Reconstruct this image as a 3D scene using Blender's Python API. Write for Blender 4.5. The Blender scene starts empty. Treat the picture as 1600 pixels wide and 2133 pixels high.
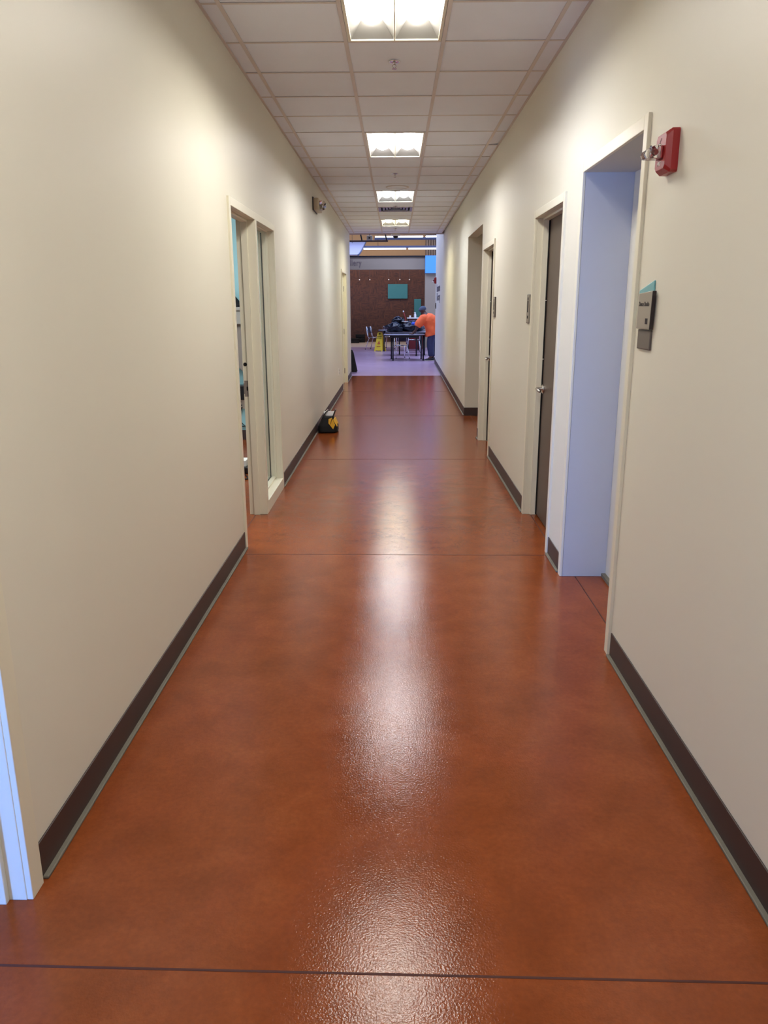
import bpy, bmesh, math, random
from mathutils import Vector, Matrix, noise
random.seed(7)
PI = math.pi
sc = bpy.context.scene
COL = sc.collection

# ------------------------------------------------------------------ camera
cam_d = bpy.data.cameras.new('camera')
cam_d.sensor_fit = 'HORIZONTAL'; cam_d.sensor_width = 36.0
cam_d.lens = 1608.6 / 1600 * 36.0
cam_d.clip_start = 0.02; cam_d.clip_end = 200
cam = bpy.data.objects.new('camera', cam_d); COL.objects.link(cam)
R_ = Vector((0.99988539, 0.01473361, -0.00348378))
U_ = Vector((-0.00047017, 0.26021313, 0.96555109))
F_ = Vector((-0.01513258, 0.96543879, -0.26019023))
mw = Matrix((R_, U_, -F_)).transposed().to_4x4()
mw.translation = (0, 0, 1.6)
cam.matrix_world = mw
sc.camera = cam

# ------------------------------------------------------------------ view / world
sc.view_settings.view_transform = 'Standard'
sc.view_settings.look = 'None'
sc.view_settings.gamma = 1
sc.view_settings.use_curve_mapping = False
sc.view_settings.exposure = 0.92
try:
    sc.cycles.use_denoising = True
    sc.cycles.max_bounces = 12
    sc.cycles.diffuse_bounces = 6
    sc.cycles.sample_clamp_indirect = 6
except Exception: pass
w = bpy.data.worlds.new('world'); sc.world = w; w.use_nodes = True
w.node_tree.nodes['Background'].inputs[0].default_value = (0.45, 0.62, 1.0, 1)
w.node_tree.nodes['Background'].inputs[1].default_value = 0.3

def area(name, loc, direction, sx, sy, power, color, spread=PI):
    l = bpy.data.lights.new(name, 'AREA'); l.shape = 'RECTANGLE'; l.size = sx; l.size_y = sy
    l.energy = power; l.color = color; l.spread = spread
    o = bpy.data.objects.new(name, l); COL.objects.link(o)
    o.location = loc
    o.rotation_euler = Vector(direction).to_track_quat('-Z', 'Z').to_euler()
    return o
# panel for the daylight of an unseen window in the left-hand room
area('daylight_left_room', (-5.0, -4.9, 0.95), (0.545, 0.84, 0), 1.1, 1.5, 460, (0.15, 0.35, 1.0))
# daylight in the far hall: window wall on the left, panel added on the right to light the pier, skylight
area('daylight_hall_left', (-8.8, 24.5, 2.6), (1, 0, 0), 10, 4.4, 80, (0.50, 0.62, 1.0))
area('hall_right_fill', (5.9, 26.2, 2.4), (-1, 0, 0), 6.5, 4.0, 160, (0.42, 0.58, 1.0))
area('daylight_skylight', (-1.5, 23.6, 6.6), (0, 0, -1), 9, 7.0, 620, (0.52, 0.62, 1.0))
# blue panel added for floor sheen, and a warm lamp over the recessed gallery
area('floor_sheen_panel', (-1.5, 34.2, 5.7), (0, -1, -0.25), 9, 2.2, 45, (0.50, 0.60, 1.0))
area('gallery_lamp', (-1.5, 32.4, 4.6), (0, 0.35, -1), 7, 0.5, 60, (1.0, 0.72, 0.48))
# daylight in the teal classroom on the left
area('classroom_lamp', (-3.0, 7.0, 2.95), (0, 0, -1), 2.2, 2.2, 75, (0.95, 0.98, 1.0))
LENS_E = 35.0        # emission of the ceiling-light lenses

# ------------------------------------------------------------------ helpers
def lin(c):
    c = c / 255.0
    return c / 12.92 if c <= 0.04045 else ((c + 0.055) / 1.055) ** 2.4
def rgb(r, g, b): return (lin(r), lin(g), lin(b), 1.0)

def mat(name, col, rough=0.5, metal=0.0, var=0.06, vscale=6.0, bump=0.0, bscale=200.0, emis=None, estr=0.0,
        trans=0.0, ior=1.45, spec=0.5, coat=0.0):
    m = bpy.data.materials.new(name); m.use_nodes = True
    nt = m.node_tree; b = nt.nodes['Principled BSDF']
    b.inputs['Roughness'].default_value = rough; b.inputs['Metallic'].default_value = metal
    b.inputs['IOR'].default_value = ior; b.inputs['Specular IOR Level'].default_value = spec
    b.inputs['Transmission Weight'].default_value = trans
    b.inputs['Coat Weight'].default_value = coat
    tc = nt.nodes.new('ShaderNodeTexCoord')
    nz = nt.nodes.new('ShaderNodeTexNoise'); nz.inputs['Scale'].default_value = vscale; nz.inputs['Detail'].default_value = 4
    nt.links.new(tc.outputs['Object'], nz.inputs['Vector'])
    mx = nt.nodes.new('ShaderNodeMix'); mx.data_type = 'RGBA'
    mx.inputs[6].default_value = tuple(max(0, c * (1 - var)) for c in col[:3]) + (1,)
    mx.inputs[7].default_value = tuple(min(1, c * (1 + var)) for c in col[:3]) + (1,)
    nt.links.new(nz.outputs['Fac'], mx.inputs[0])
    nt.links.new(mx.outputs[2], b.inputs['Base Color'])
    if bump:
        n2 = nt.nodes.new('ShaderNodeTexNoise'); n2.inputs['Scale'].default_value = bscale; n2.inputs['Detail'].default_value = 3
        nt.links.new(tc.outputs['Object'], n2.inputs['Vector'])
        bp = nt.nodes.new('ShaderNodeBump'); bp.inputs['Strength'].default_value = bump; bp.inputs['Distance'].default_value = 0.002
        nt.links.new(n2.outputs['Fac'], bp.inputs['Height']); nt.links.new(bp.outputs['Normal'], b.inputs['Normal'])
    if emis:
        b.inputs['Emission Color'].default_value = tuple(emis) + (1,); b.inputs['Emission Strength'].default_value = estr
    return m

class MB:
    def __init__(s): s.bm = bmesh.new()
    def box(s, x0, x1, y0, y1, z0, z1, rot=None, piv=None):
        vs = [s.bm.verts.new((x, y, z)) for z in (z0, z1) for y in (y0, y1) for x in (x0, x1)]
        for f in ((0,2,3,1),(4,5,7,6),(0,1,5,4),(2,6,7,3),(0,4,6,2),(1,3,7,5)): s.bm.faces.new([vs[i] for i in f])
        if rot is not None:
            p = Vector(piv) if piv is not None else Vector(((x0+x1)/2, (y0+y1)/2, (z0+z1)/2))
            for v in vs: v.co = rot @ (v.co - p) + p
        return vs
    def prism(s, poly, axis, a, b):
        """poly of 2D points extruded along axis from a to b"""
        def P(u, v, t): return {'x': (t, u, v), 'y': (u, t, v), 'z': (u, v, t)}[axis]
        A = [s.bm.verts.new(P(u, v, a)) for u, v in poly]; B = [s.bm.verts.new(P(u, v, b)) for u, v in poly]
        n = len(poly); s.bm.faces.new(A[::-1]); s.bm.faces.new(B)
        for i in range(n): s.bm.faces.new((A[i], A[(i+1) % n], B[(i+1) % n], B[i]))
        return A + B
    def cyl(s, p0, p1, r0, r1=None, n=16, caps=True):
        r1 = r0 if r1 is None else r1
        p0, p1 = Vector(p0), Vector(p1); d = (p1 - p0).normalized()
        a = d.orthogonal().normalized(); b = d.cross(a)
        A, B = [], []
        for i in range(n):
            t = 2*PI*i/n; o = a*math.cos(t) + b*math.sin(t)
            A.append(s.bm.verts.new(p0 + o*r0)); B.append(s.bm.verts.new(p1 + o*r1))
        for i in range(n): s.bm.faces.new((A[i], A[(i+1) % n], B[(i+1) % n], B[i]))
        if caps: s.bm.faces.new(A[::-1]); s.bm.faces.new(B)
    def tube(s, pts, r, n=10):
        pts = [Vector(p) for p in pts]; rings = []
        for k, p in enumerate(pts):
            d = (pts[min(k+1, len(pts)-1)] - pts[max(k-1, 0)]).normalized()
            if k == 0: a = d.orthogonal().normalized()
            else:
                a = (a - d*a.dot(d)).normalized()
            b = d.cross(a)
            rings.append([s.bm.verts.new(p + (a*math.cos(2*PI*i/n) + b*math.sin(2*PI*i/n))*r) for i in range(n)])
        for A, B in zip(rings, rings[1:]):
            for i in range(n): s.bm.faces.new((A[i], A[(i+1) % n], B[(i+1) % n], B[i]))
        s.bm.faces.new(rings[0][::-1]); s.bm.faces.new(rings[-1])
    def lathe(s, prof, c, axis=(0,0,1), n=24):
        """prof list of (radius, height)"""
        c = Vector(c); d = Vector(axis).normalized(); a = d.orthogonal().normalized(); b = d.cross(a); rings = []
        for r, h in prof:
            if r < 1e-6: rings.append([s.bm.verts.new(c + d*h)])
            else: rings.append([s.bm.verts.new(c + d*h + (a*math.cos(2*PI*i/n) + b*math.sin(2*PI*i/n))*r) for i in range(n)])
        for A, B in zip(rings, rings[1:]):
            for i in range(n):
                j = (i+1) % n
                if len(A) == 1 and len(B) == 1: continue
                if len(A) == 1: s.bm.faces.new((A[0], B[j], B[i]))
                elif len(B) == 1: s.bm.faces.new((A[i], A[j], B[0]))
                else: s.bm.faces.new((A[i], A[j], B[j], B[i]))
    def blob(s, c, r, seed=0, amp=0.15, freq=3.0, lv=4):
        n0 = len(s.bm.verts)
        res = bmesh.ops.create_icosphere(s.bm, subdivisions=lv, radius=1.0)
        c = Vector(c)
        for v in res['verts']:
            d = v.co.copy()
            k = 1 + amp*noise.noise(d*freq + Vector((seed*7.3, seed*1.7, seed))) + amp*0.5*noise.noise(d*freq*2.7 + Vector((seed, 3, 9)))
            v.co = c + Vector((d.x*r[0]*k, d.y*r[1]*k, d.z*r[2]*k))
            if v.co.z < c.z - r[2]*0.72: v.co.z = c.z - r[2]*0.72
    def build(s, name, material, parent=None, smooth=False, bevel=0.0, seg=2, subsurf=0):
        bmesh.ops.recalc_face_normals(s.bm, faces=s.bm.faces)
        if parent is not None:
            r = parent
            while r.parent: r = r.parent
            off = Vector(r.location)
            for v in s.bm.verts: v.co -= off
        me = bpy.data.meshes.new(name); s.bm.to_mesh(me); s.bm.free()
        me.materials.append(material)
        if smooth:
            for p in me.polygons: p.use_smooth = True
        o = bpy.data.objects.new(name, me); COL.objects.link(o)
        if parent is not None: o.parent = parent
        if bevel:
            md = o.modifiers.new('bevel', 'BEVEL'); md.width = bevel; md.segments = seg; md.limit_method = 'ANGLE'; md.angle_limit = math.radians(40)
        if subsurf:
            md = o.modifiers.new('sub', 'SUBSURF'); md.levels = subsurf; md.render_levels = subsurf
        return o

def tag(o, label, cat, group=None, kind=None):
    if label: o['label'] = label
    if cat: o['category'] = cat
    if group: o['group'] = group
    if kind: o['kind'] = kind
    return o
def thing(name, loc, label, cat, group=None):
    o = bpy.data.objects.new(name, None); COL.objects.link(o); o.location = loc; o.empty_display_size = 0.1
    return tag(o, label, cat, group)
def struct(o, label=None, cat=None):
    o['kind'] = 'structure'
    return tag(o, label, cat)
def sroot(name, loc, label, cat):
    o = bpy.data.objects.new(name, None); COL.objects.link(o); o.location = loc; o.empty_display_size = 0.1
    o['kind'] = 'structure'; return tag(o, label, cat)
def dup(root, loc, rotz, label, group=None):
    r = root.copy(); COL.objects.link(r); r.location = loc; r.rotation_euler = (0, 0, rotz); r['label'] = label
    if group: r['group'] = group
    for ch in list(root.children):
        c = ch.copy(); COL.objects.link(c); c.parent = r
        for g in list(ch.children):
            d = g.copy(); COL.objects.link(d); d.parent = c
    return r
def text_mesh(name, body, size, M, material, parent, extrude=0.002, spacing=1.0, bold=0.0, sx=1.0):
    cu = bpy.data.curves.new(name, 'FONT'); cu.body = body; cu.size = size; cu.extrude = extrude; cu.offset = bold
    cu.space_character = spacing; cu.align_x = 'LEFT'
    t = bpy.data.objects.new(name + '_t', cu); COL.objects.link(t)
    dg = bpy.context.evaluated_depsgraph_get()
    me = bpy.data.meshes.new_from_object(t.evaluated_get(dg))
    bpy.data.objects.remove(t); bpy.data.curves.remove(cu)
    me.name = name
    off = Vector((0, 0, 0))
    if parent is not None:
        r = parent
        while r.parent: r = r.parent
        off = Vector(r.location)
    for v in me.vertices: v.co = (M @ Vector((v.co.x*sx, v.co.y, v.co.z))) - off
    me.materials.clear(); me.materials.append(material)
    o = bpy.data.objects.new(name, me); COL.objects.link(o)
    if parent is not None: o.parent = parent
    return o
def M_right(x, y, z):   # lettering on the right-hand wall, facing -x
    m = Matrix(((0, 0, -1, x), (-1, 0, 0, y), (0, 1, 0, z), (0, 0, 0, 1))); return m
def M_front(x, y, z):   # lettering facing -y
    m = Matrix(((1, 0, 0, x), (0, 0, -1, y), (0, 1, 0, z), (0, 0, 0, 1))); return m

# ------------------------------------------------------------------ materials
wall_m = mat('wall_paint', rgb(219, 216, 201), 0.46, var=0.012, vscale=1.2, bump=0.05, bscale=260, spec=0.36)
frame_m = mat('frame_paint', rgb(222, 218, 198), 0.34, var=0.01, vscale=2)
base_m = mat('baseboard_vinyl', rgb(60, 47, 45), 0.45, var=0.08)
toe_m = mat('cove_grout', rgb(108, 104, 92), 0.6, var=0.15, vscale=20)
tile_m = mat('ceiling_tile', rgb(226, 232, 244), 0.9, var=0.04, vscale=3, bump=0.25, bscale=420)
tee_m = mat('ceiling_grid', rgb(206, 200, 198), 0.5, var=0.02)
joint_m = mat('joint_dark', rgb(70, 32, 24), 0.7)
brownleaf_m = mat('door_veneer', rgb(86, 70, 61), 0.40, var=0.08, vscale=2.5)
metal_m = mat('satin_steel', (0.62, 0.60, 0.58, 1), 0.25, metal=1.0, var=0.04)
chrome_m = mat('chrome', (0.80, 0.80, 0.82, 1), 0.12, metal=1.0, var=0.02)
black_m = mat('black_plastic', rgb(20, 20, 24), 0.4, var=0.2)
blackmetal_m = mat('black_metal', rgb(18, 18, 26), 0.35, var=0.2)
white_m = mat('white_paint', rgb(232, 230, 224), 0.4, var=0.02)
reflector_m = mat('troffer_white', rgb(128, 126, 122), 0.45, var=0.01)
red_m = mat('alarm_red', rgb(150, 36, 38), 0.32, var=0.05)
clear_m = mat('clear_polycarbonate', (0.95, 0.95, 0.97, 1), 0.05, var=0.0, trans=1.0, ior=1.5)
teal_m = mat('teal_paint', rgb(150, 196, 204), 0.5, var=0.02)
tealp_m = mat('teal_panel', rgb(66, 138, 144), 0.6, var=0.05)
signgrey_m = mat('sign_grey', rgb(150, 142, 128), 0.35, var=0.03)
signteal_m = mat('sign_teal', rgb(110, 170, 176), 0.3, var=0.03)
signdark_m = mat('sign_dark', rgb(88, 80, 74), 0.45, var=0.06)
ink_m = mat('dark_lettering', rgb(42, 32, 32), 0.5)
yellow_m = mat('yellow_plastic', rgb(244, 214, 60), 0.35, var=0.03)
yellowbag_m = mat('yellow_fabric', rgb(226, 176, 52), 0.7, var=0.08, vscale=30)
bagblack_m = mat('black_fabric', rgb(16, 17, 18), 0.75, var=0.3, vscale=40)
vinyl_m = mat('black_vinyl', rgb(14, 18, 30), 0.22, var=0.3, vscale=5)
dgrey_m = mat('dark_grey', rgb(58, 56, 54), 0.5)
grey_m = mat('grey_plastic', rgb(150, 148, 142), 0.45)
hole_m = mat('hole_black', rgb(8, 6, 6), 0.9)
gasket_m = mat('glazing_gasket', rgb(40, 44, 36), 0.6)
glass_m = mat('pane_glass', (0.92, 0.98, 0.96, 1), 0.02, var=0.0, trans=1.0, ior=1.45)
hallwall_m = mat('hall_wall_paint', rgb(158, 144, 124), 0.6, var=0.02)
bluewall_m = mat('sky_blue', rgb(96, 176, 250), 0.5, var=0.03)
tan_m = mat('tan_upper_wall', rgb(160, 136, 104), 0.8, var=0.06)
beam_m = mat('blue_grey_steel', rgb(70, 78, 104), 0.5, var=0.05)
galfloor_m = mat('gallery_floor', rgb(206, 196, 186), 0.35, var=0.05)
hallfloor_m = mat('concrete_daylight_tint', rgb(180, 154, 178), 0.26, var=0.10, vscale=1.5, spec=0.5)  # lavender daylight and reflection painted into the floor colour
cloud_m = mat('acoustic_panel', rgb(140, 140, 160), 0.6, var=0.02)
letter_m = mat('grey_lettering', rgb(118, 104, 100), 0.5)

def floor_material():
    m = bpy.data.materials.new('stained_concrete'); m.use_nodes = True
    nt = m.node_tree; N = nt.nodes; L = nt.links; b = N['Principled BSDF']
    tc = N.new('ShaderNodeTexCoord')
    def nz(sc_, det, rough=0.5, dist=0.0):
        n = N.new('ShaderNodeTexNoise'); n.inputs['Scale'].default_value = sc_; n.inputs['Detail'].default_value = det
        n.inputs['Roughness'].default_value = rough; n.inputs['Distortion'].default_value = dist
        L.new(tc.outputs['Object'], n.inputs['Vector']); return n
    def ramp(src, stops):
        r = N.new('ShaderNodeValToRGB'); e = r.color_ramp.elements
        e[0].position, e[0].color = stops[0]; e[1].position, e[1].color = stops[-1]
        for p, c in stops[1:-1]:
            x = e.new(p); x.color = c
        L.new(src, r.inputs[0]); return r
    big = nz(1.1, 6, 0.6, 0.6); mid = nz(4.5, 8, 0.65, 0.3); fine = nz(60, 4, 0.6)
    c1 = ramp(big.outputs['Fac'], [(0.30, rgb(120, 58, 22)), (0.5, rgb(131, 68, 32)), (0.70, rgb(135, 67, 38))])
    c2 = ramp(mid.outputs['Fac'], [(0.30, rgb(104, 46, 16)), (0.55, rgb(136, 67, 30)), (0.75, rgb(154, 84, 42))])
    mx = N.new('ShaderNodeMix'); mx.data_type = 'RGBA'; mx.inputs[0].default_value = 0.45
    L.new(c1.outputs[0], mx.inputs[6]); L.new(c2.outputs[0], mx.inputs[7])
    c3 = ramp(fine.outputs['Fac'], [(0.25, (0.86, 0.86, 0.86, 1)), (0.75, (1.08, 1.08, 1.08, 1))])
    m2 = N.new('ShaderNodeMix'); m2.data_type = 'RGBA'; m2.blend_type = 'MULTIPLY'; m2.inputs[0].default_value = 1
    L.new(mx.outputs[2], m2.inputs[6]); L.new(c3.outputs[0], m2.inputs[7])
    # darker speckles
    sp = nz(26, 2, 0.5); spr = ramp(sp.outputs['Fac'], [(0.80, (0, 0, 0, 1)), (0.83, (1, 1, 1, 1))])
    m3 = N.new('ShaderNodeMix'); m3.data_type = 'RGBA'; m3.inputs[7].default_value = rgb(60, 26, 18)
    L.new(spr.outputs[0], m3.inputs[0]); L.new(m2.outputs[2], m3.inputs[6])
    L.new(m3.outputs[2], b.inputs['Base Color'])
    rr = N.new('ShaderNodeMapRange'); rr.inputs['To Min'].default_value = 0.10; rr.inputs['To Max'].default_value = 0.16
    L.new(mid.outputs['Fac'], rr.inputs['Value']); L.new(rr.outputs[0], b.inputs['Roughness'])
    b.inputs['Specular IOR Level'].default_value = 0.21
    f2 = nz(160, 2, 0.5); f3 = nz(22, 3, 0.5)
    bp = N.new('ShaderNodeBump'); bp.inputs['Strength'].default_value = 0.42; bp.inputs['Distance'].default_value = 0.0014
    L.new(f2.outputs['Fac'], bp.inputs['Height'])
    bp2 = N.new('ShaderNodeBump'); bp2.inputs['Strength'].default_value = 0.05; bp2.inputs['Distance'].default_value = 0.004
    L.new(f3.outputs['Fac'], bp2.inputs['Height']); L.new(bp.outputs['Normal'], bp2.inputs['Normal'])
    L.new(bp2.outputs['Normal'], b.inputs['Normal'])
    return m
floor_m = floor_material()

def strand_wood():
    m = bpy.data.materials.new('oriented_strand_panels'); m.use_nodes = True
    nt = m.node_tree; N = nt.nodes; L = nt.links; b = N['Principled BSDF']
    tc = N.new('ShaderNodeTexCoord')
    def st(scale):
        mp = N.new('ShaderNodeMapping'); mp.inputs['Scale'].default_value = scale; L.new(tc.outputs['Object'], mp.inputs[0])
        n = N.new('ShaderNodeTexNoise'); n.inputs['Scale'].default_value = 1; n.inputs['Detail'].default_value = 5; n.inputs['Distortion'].default_value = 1.2
        L.new(mp.outputs[0], n.inputs['Vector']); return n
    h = st((4, 4, 26)); v = st((26, 4, 4))
    mp = N.new('ShaderNodeMapping'); mp.inputs['Location'].default_value = (0.1, 0, 0.05); L.new(tc.outputs['Object'], mp.inputs[0])
    sx = N.new('ShaderNodeSeparateXYZ'); L.new(mp.outputs[0], sx.inputs[0])
    cx = N.new('ShaderNodeCombineXYZ'); L.new(sx.outputs[0], cx.inputs[0]); L.new(sx.outputs[2], cx.inputs[1])
    ck = N.new('ShaderNodeTexChecker'); ck.inputs['Scale'].default_value = 2.9; ck.inputs[1].default_value = (0, 0, 0, 1); ck.inputs[2].default_value = (1, 1, 1, 1)
    L.new(cx.outputs[0], ck.inputs['Vector'])
    mx = N.new('ShaderNodeMix'); mx.data_type = 'FLOAT'
    L.new(ck.outputs['Fac'], mx.inputs[0]); L.new(h.outputs['Fac'], mx.inputs[2]); L.new(v.outputs['Fac'], mx.inputs[3])
    r = N.new('ShaderNodeValToRGB'); e = r.color_ramp.elements
    e[0].position = 0.34; e[0].color = rgb(60, 38, 32); e[1].position = 0.66; e[1].color = rgb(104, 64, 44)
    L.new(mx.outputs[0], r.inputs[0]); L.new(r.outputs[0], b.inputs['Base Color']); b.inputs['Roughness'].default_value = 0.6
    return m
strand_m = strand_wood()
def emis_mat(name, color, strength):
    m = bpy.data.materials.new(name); m.use_nodes = True; b = m.node_tree.nodes['Principled BSDF']
    b.inputs['Base Color'].default_value = (0.9, 0.9, 0.9, 1)
    b.inputs['Emission Color'].default_value = tuple(color) + (1,); b.inputs['Emission Strength'].default_value = strength
    return m

# ------------------------------------------------------------------ dimensions
XL, XR, ZC = -1.022, 1.008, 3.093
TL, TR = 0.13, 0.13           # wall thickness
HT = 7.0                      # height of the far hall

# ------------------------------------------------------------------ floor
b = MB(); b.box(-9, 7, -7, 18.0, -0.12, 0.0); struct(b.build('floor', floor_m), 'stained red-brown concrete floor running down the corridor', 'floor')
b = MB(); b.box(-9, 7, 18.0, 30.25, -0.12, 0.0); struct(b.build('floor_hall', hallfloor_m), 'concrete floor of the far hall, blue daylight painted in as mauve-grey', 'floor')
b = MB(); b.box(-9, 7, 30.25, 34.6, -0.12, 0.0); struct(b.build('floor_gallery', galfloor_m), 'pale floor of the recessed gallery', 'floor')
# saw-cut joints
k = 0
def joint(x0, x1, y0, y1):
    global k
    k += 1
    bb = MB(); bb.box(x0, x1, y0, y1, -0.004, 0.0007)
    struct(bb.build('trim_%d' % k, joint_m), 'dark saw-cut joint in the red concrete floor', 'floor joint')
def joint_skew(xa, ya, xb, yb, w_=0.006):
    global k
    k += 1
    bb = MB(); bb.prism([(xa, ya-w_/2), (xb, yb-w_/2), (xb, yb+w_/2), (xa, ya+w_/2)], 'z', -0.004, 0.0007)
    struct(bb.build('trim_%d' % k, joint_m), 'dark saw-cut joint in the red concrete floor', 'floor joint')
joint_skew(-2.4, 1.585, 2.4, 1.505, 0.007)
joint_skew(XL, 4.86, XR, 4.845)
joint_skew(XL, 8.10, XR, 8.10, 0.007)
joint_skew(XL, 11.40, XR, 11.40, 0.007)
joint_skew(XL, 14.7, XR+0.02, 14.7, 0.007)
joint_skew(-1.2, 18.0, 1.1, 18.0, 0.02)
joint(1.085, 1.091, 3.41, 4.45)
joint(-1.105, -1.099, 5.05, 5.85)
joint(1.055, 1.061, 4.95, 5.86)
joint(1.10, 1.106, 9.5, 11.4)

# ------------------------------------------------------------------ walls
ZT = 3.35
def wallseg(bb, side, y0, y1, z0, z1, t=0.13):
    if side == 'L': bb.box(XL-t, XL, y0, y1, z0, z1)
    else: bb.box(XR, XR+t, y0, y1, z0, z1)
b = MB()
wallseg(b, 'L', 1.836, 5.02, 0, ZT); wallseg(b, 'L', 0.85, 1.836, 2.21, ZT); wallseg(b, 'L', -2.9, 0.85, 0, ZT)
wallseg(b, 'L', 5.02, 6.76, 2.20, ZT); wallseg(b, 'L', 6.76, 15.1, 0, ZT); wallseg(b, 'L', 15.1, 16.45, 2.20, ZT)
wallseg(b, 'L', 16.45, 18.0, 0, ZT)
struct(b.build('wall_left', wall_m), 'long cream-painted left corridor wall', 'wall')
b = MB()
b.box(XR, XR+0.262, -2.2, 3.383, 0, ZT)
b.box(XR, XR+0.262, 3.383, 4.46, 2.30, ZT)
b.box(XR, XR+0.262, 4.46, 4.919, 0, ZT)
wallseg(b, 'R', 4.919, 5.88, 2.20, ZT); wallseg(b, 'R', 5.88, 8.30, 0, ZT); wallseg(b, 'R', 8.30, 9.27, 2.20, ZT)
wallseg(b, 'R', 9.27, 9.50, 0, ZT); wallseg(b, 'R', 9.50, 11.43, 2.49, ZT)
struct(b.build('wall_right', wall_m), 'cream-painted right corridor wall with the door openings', 'wall')
b = MB(); b.prism([(1.012, 11.43), (1.090, 22.0), (7.0, 22.0), (7.0, 21.8), (1.3, 21.8), (1.3, 11.63), (4.0, 11.63), (4.0, 11.43)], 'z', 0, HT)
struct(b.build('wall_right_far', wall_m, bevel=0.006), 'cream right wall beyond the side corridor, ending at the far hall', 'wall')
# side corridor (through the unframed opening)
b = MB(); b.box(1.138, 4.0, 9.30, 9.50, 0, ZT); struct(b.build('wall_side_corridor', wall_m), 'near wall of the side corridor', 'wall')
b = MB(); b.box(4.0, 4.1, 9.3, 11.6, 0, ZT); struct(b.build('wall_side_corridor_end', wall_m), 'end wall of the side corridor', 'wall')
b = MB(); b.box(1.139, 4.0, 9.5, 11.43, 2.6, 2.7); struct(b.build('ceiling_side_corridor', wall_m), 'ceiling of the side corridor', 'ceiling')
# niche behind the tall near opening on the right
b = MB(); b.box(XR+0.262, XR+0.33, 3.2, 4.7, 0, ZT); b.box(XR+0.05, XR+0.30, 3.2, 4.6, 2.32, 2.42)
struct(b.build('wall_niche', wall_m), 'back of the shallow niche in the tall opening', 'wall')
# rooms behind the closed doors (dark backing)
b = MB(); b.box(XR+0.25, XR+0.3, 4.8, 6.0, 0, ZT); b.box(XR+0.25, XR+0.3, 8.2, 9.3, 0, ZT); struct(b.build('wall_behind_doors', wall_m), 'wall behind the closed doors', 'wall')
# classroom behind the left sidelight
b = MB(); b.box(-5.2, XL-0.13, 9.35, 9.5, 0, 3.2); b.box(-5.3, -5.2, 2.2, 9.5, 0, 3.2); b.box(-5.2, XL-0.13, 2.2, 2.3, 0, 3.2)
struct(b.build('wall_classroom', teal_m), 'pale teal classroom wall seen through the open door', 'wall')
b = MB(); b.box(-5.3, XL-0.13, 2.2, 9.5, 3.1, 3.2); struct(b.build('ceiling_classroom', tile_m), 'classroom ceiling', 'ceiling')
b = MB(); b.box(-5.2, XL-0.13, 9.335, 9.35, 0.0, 0.12); struct(b.build('baseboard_classroom', base_m), 'dark baseboard of the classroom', 'baseboard')
# room behind far-left door
b = MB(); b.box(-3.0, XL-0.13, 14.6, 14.7, 0, 3.2); b.box(-3.0, XL-0.13, 16.9, 17.0, 0, 3.2); b.box(-3.1, -3.0, 14.6, 17.0, 0, 3.2); b.box(-3.1, XL-0.13, 14.6, 17, 3.1, 3.2)
struct(b.build('wall_far_room', wall_m), 'room behind the far left door', 'wall')
# lobby behind the camera
b = MB(); b.box(-6.1, -6, -6.6, 1.9, 0, ZT); b.box(XR, 5, -2.35, -2.2, 0, ZT); b.box(5, 5.1, -6.6, -2.2, 0, ZT)
b.box(-6, XL-0.13, 1.95, 2.1, 0, ZT)
struct(b.build('wall_lobby', wall_m), 'lobby walls behind the photographer', 'wall')
b = MB(); b.box(-6.1, 5.1, -6.6, -6.5, 2.7, ZT); b.box(-6.1, -4.1, -6.6, -6.5, 0, 2.7); b.box(2.5, 5.1, -6.6, -6.5, 0, 2.7)
struct(b.build('wall_entrance', wall_m), 'entrance wall behind the photographer', 'wall')
b = MB(); b.box(-6.1, 5.1, -6.6, -1.9, ZC, ZC+0.1); b.box(-6.1, XL-0.13, -2.2, 2.1, ZC, ZC+0.1)
struct(b.build('ceiling_lobby', tile_m), 'lobby ceiling behind the photographer', 'ceiling')

# baseboards: dark vinyl strip + grey cove toe
def baseboard(name, side, y0, y1, x=None, xend=None):
    bb = MB(); tt = MB(); s = 1 if side == 'L' else -1
    xa = (XL if side == 'L' else XR) if x is None else x
    xb = xa if xend is None else xend
    bb.prism([(xa, y0), (xa + s*0.006, y0), (xb + s*0.006, y1), (xb, y1)], 'z', 0.006, 0.118)
    tt.prism([(xa, y0), (xa + s*0.022, y0), (xb + s*0.022, y1), (xb, y1)], 'z', 0, 0.010)
    o = struct(bb.build(name, base_m, bevel=0.002), 'dark brown vinyl baseboard', 'baseboard')
    tt.build('cove_strip', toe_m, o, bevel=0.003)
baseboard('baseboard_left', 'L', 1.862, 4.985)
baseboard('baseboard_left_middle', 'L', 6.80, 15.06)
baseboard('baseboard_left_far', 'L', 16.49, 18.0)
baseboard('baseboard_right', 'R', -2.2, 3.34)
baseboard('baseboard_right_pier', 'R', 4.51, 4.875)
baseboard('baseboard_right_middle', 'R', 5.925, 8.25)
baseboard('baseboard_right_stub', 'R', 9.315, 9.5)
baseboard('baseboard_right_far', 'R', 11.43, 22.0, 1.012, 1.090)
b = MB(); b.box(1.012, 3.9, 11.415, 11.43, 0.0, 0.118); struct(b.build('baseboard_side_corridor', base_m), 'black baseboard across the side corridor wall', 'baseboard')
b = MB(); b.box(1.245, 1.27, 3.2, 4.46, 0.0, 0.02); struct(b.build('baseboard_niche', toe_m), 'grey cove strip at the back of the niche', 'baseboard')

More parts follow.
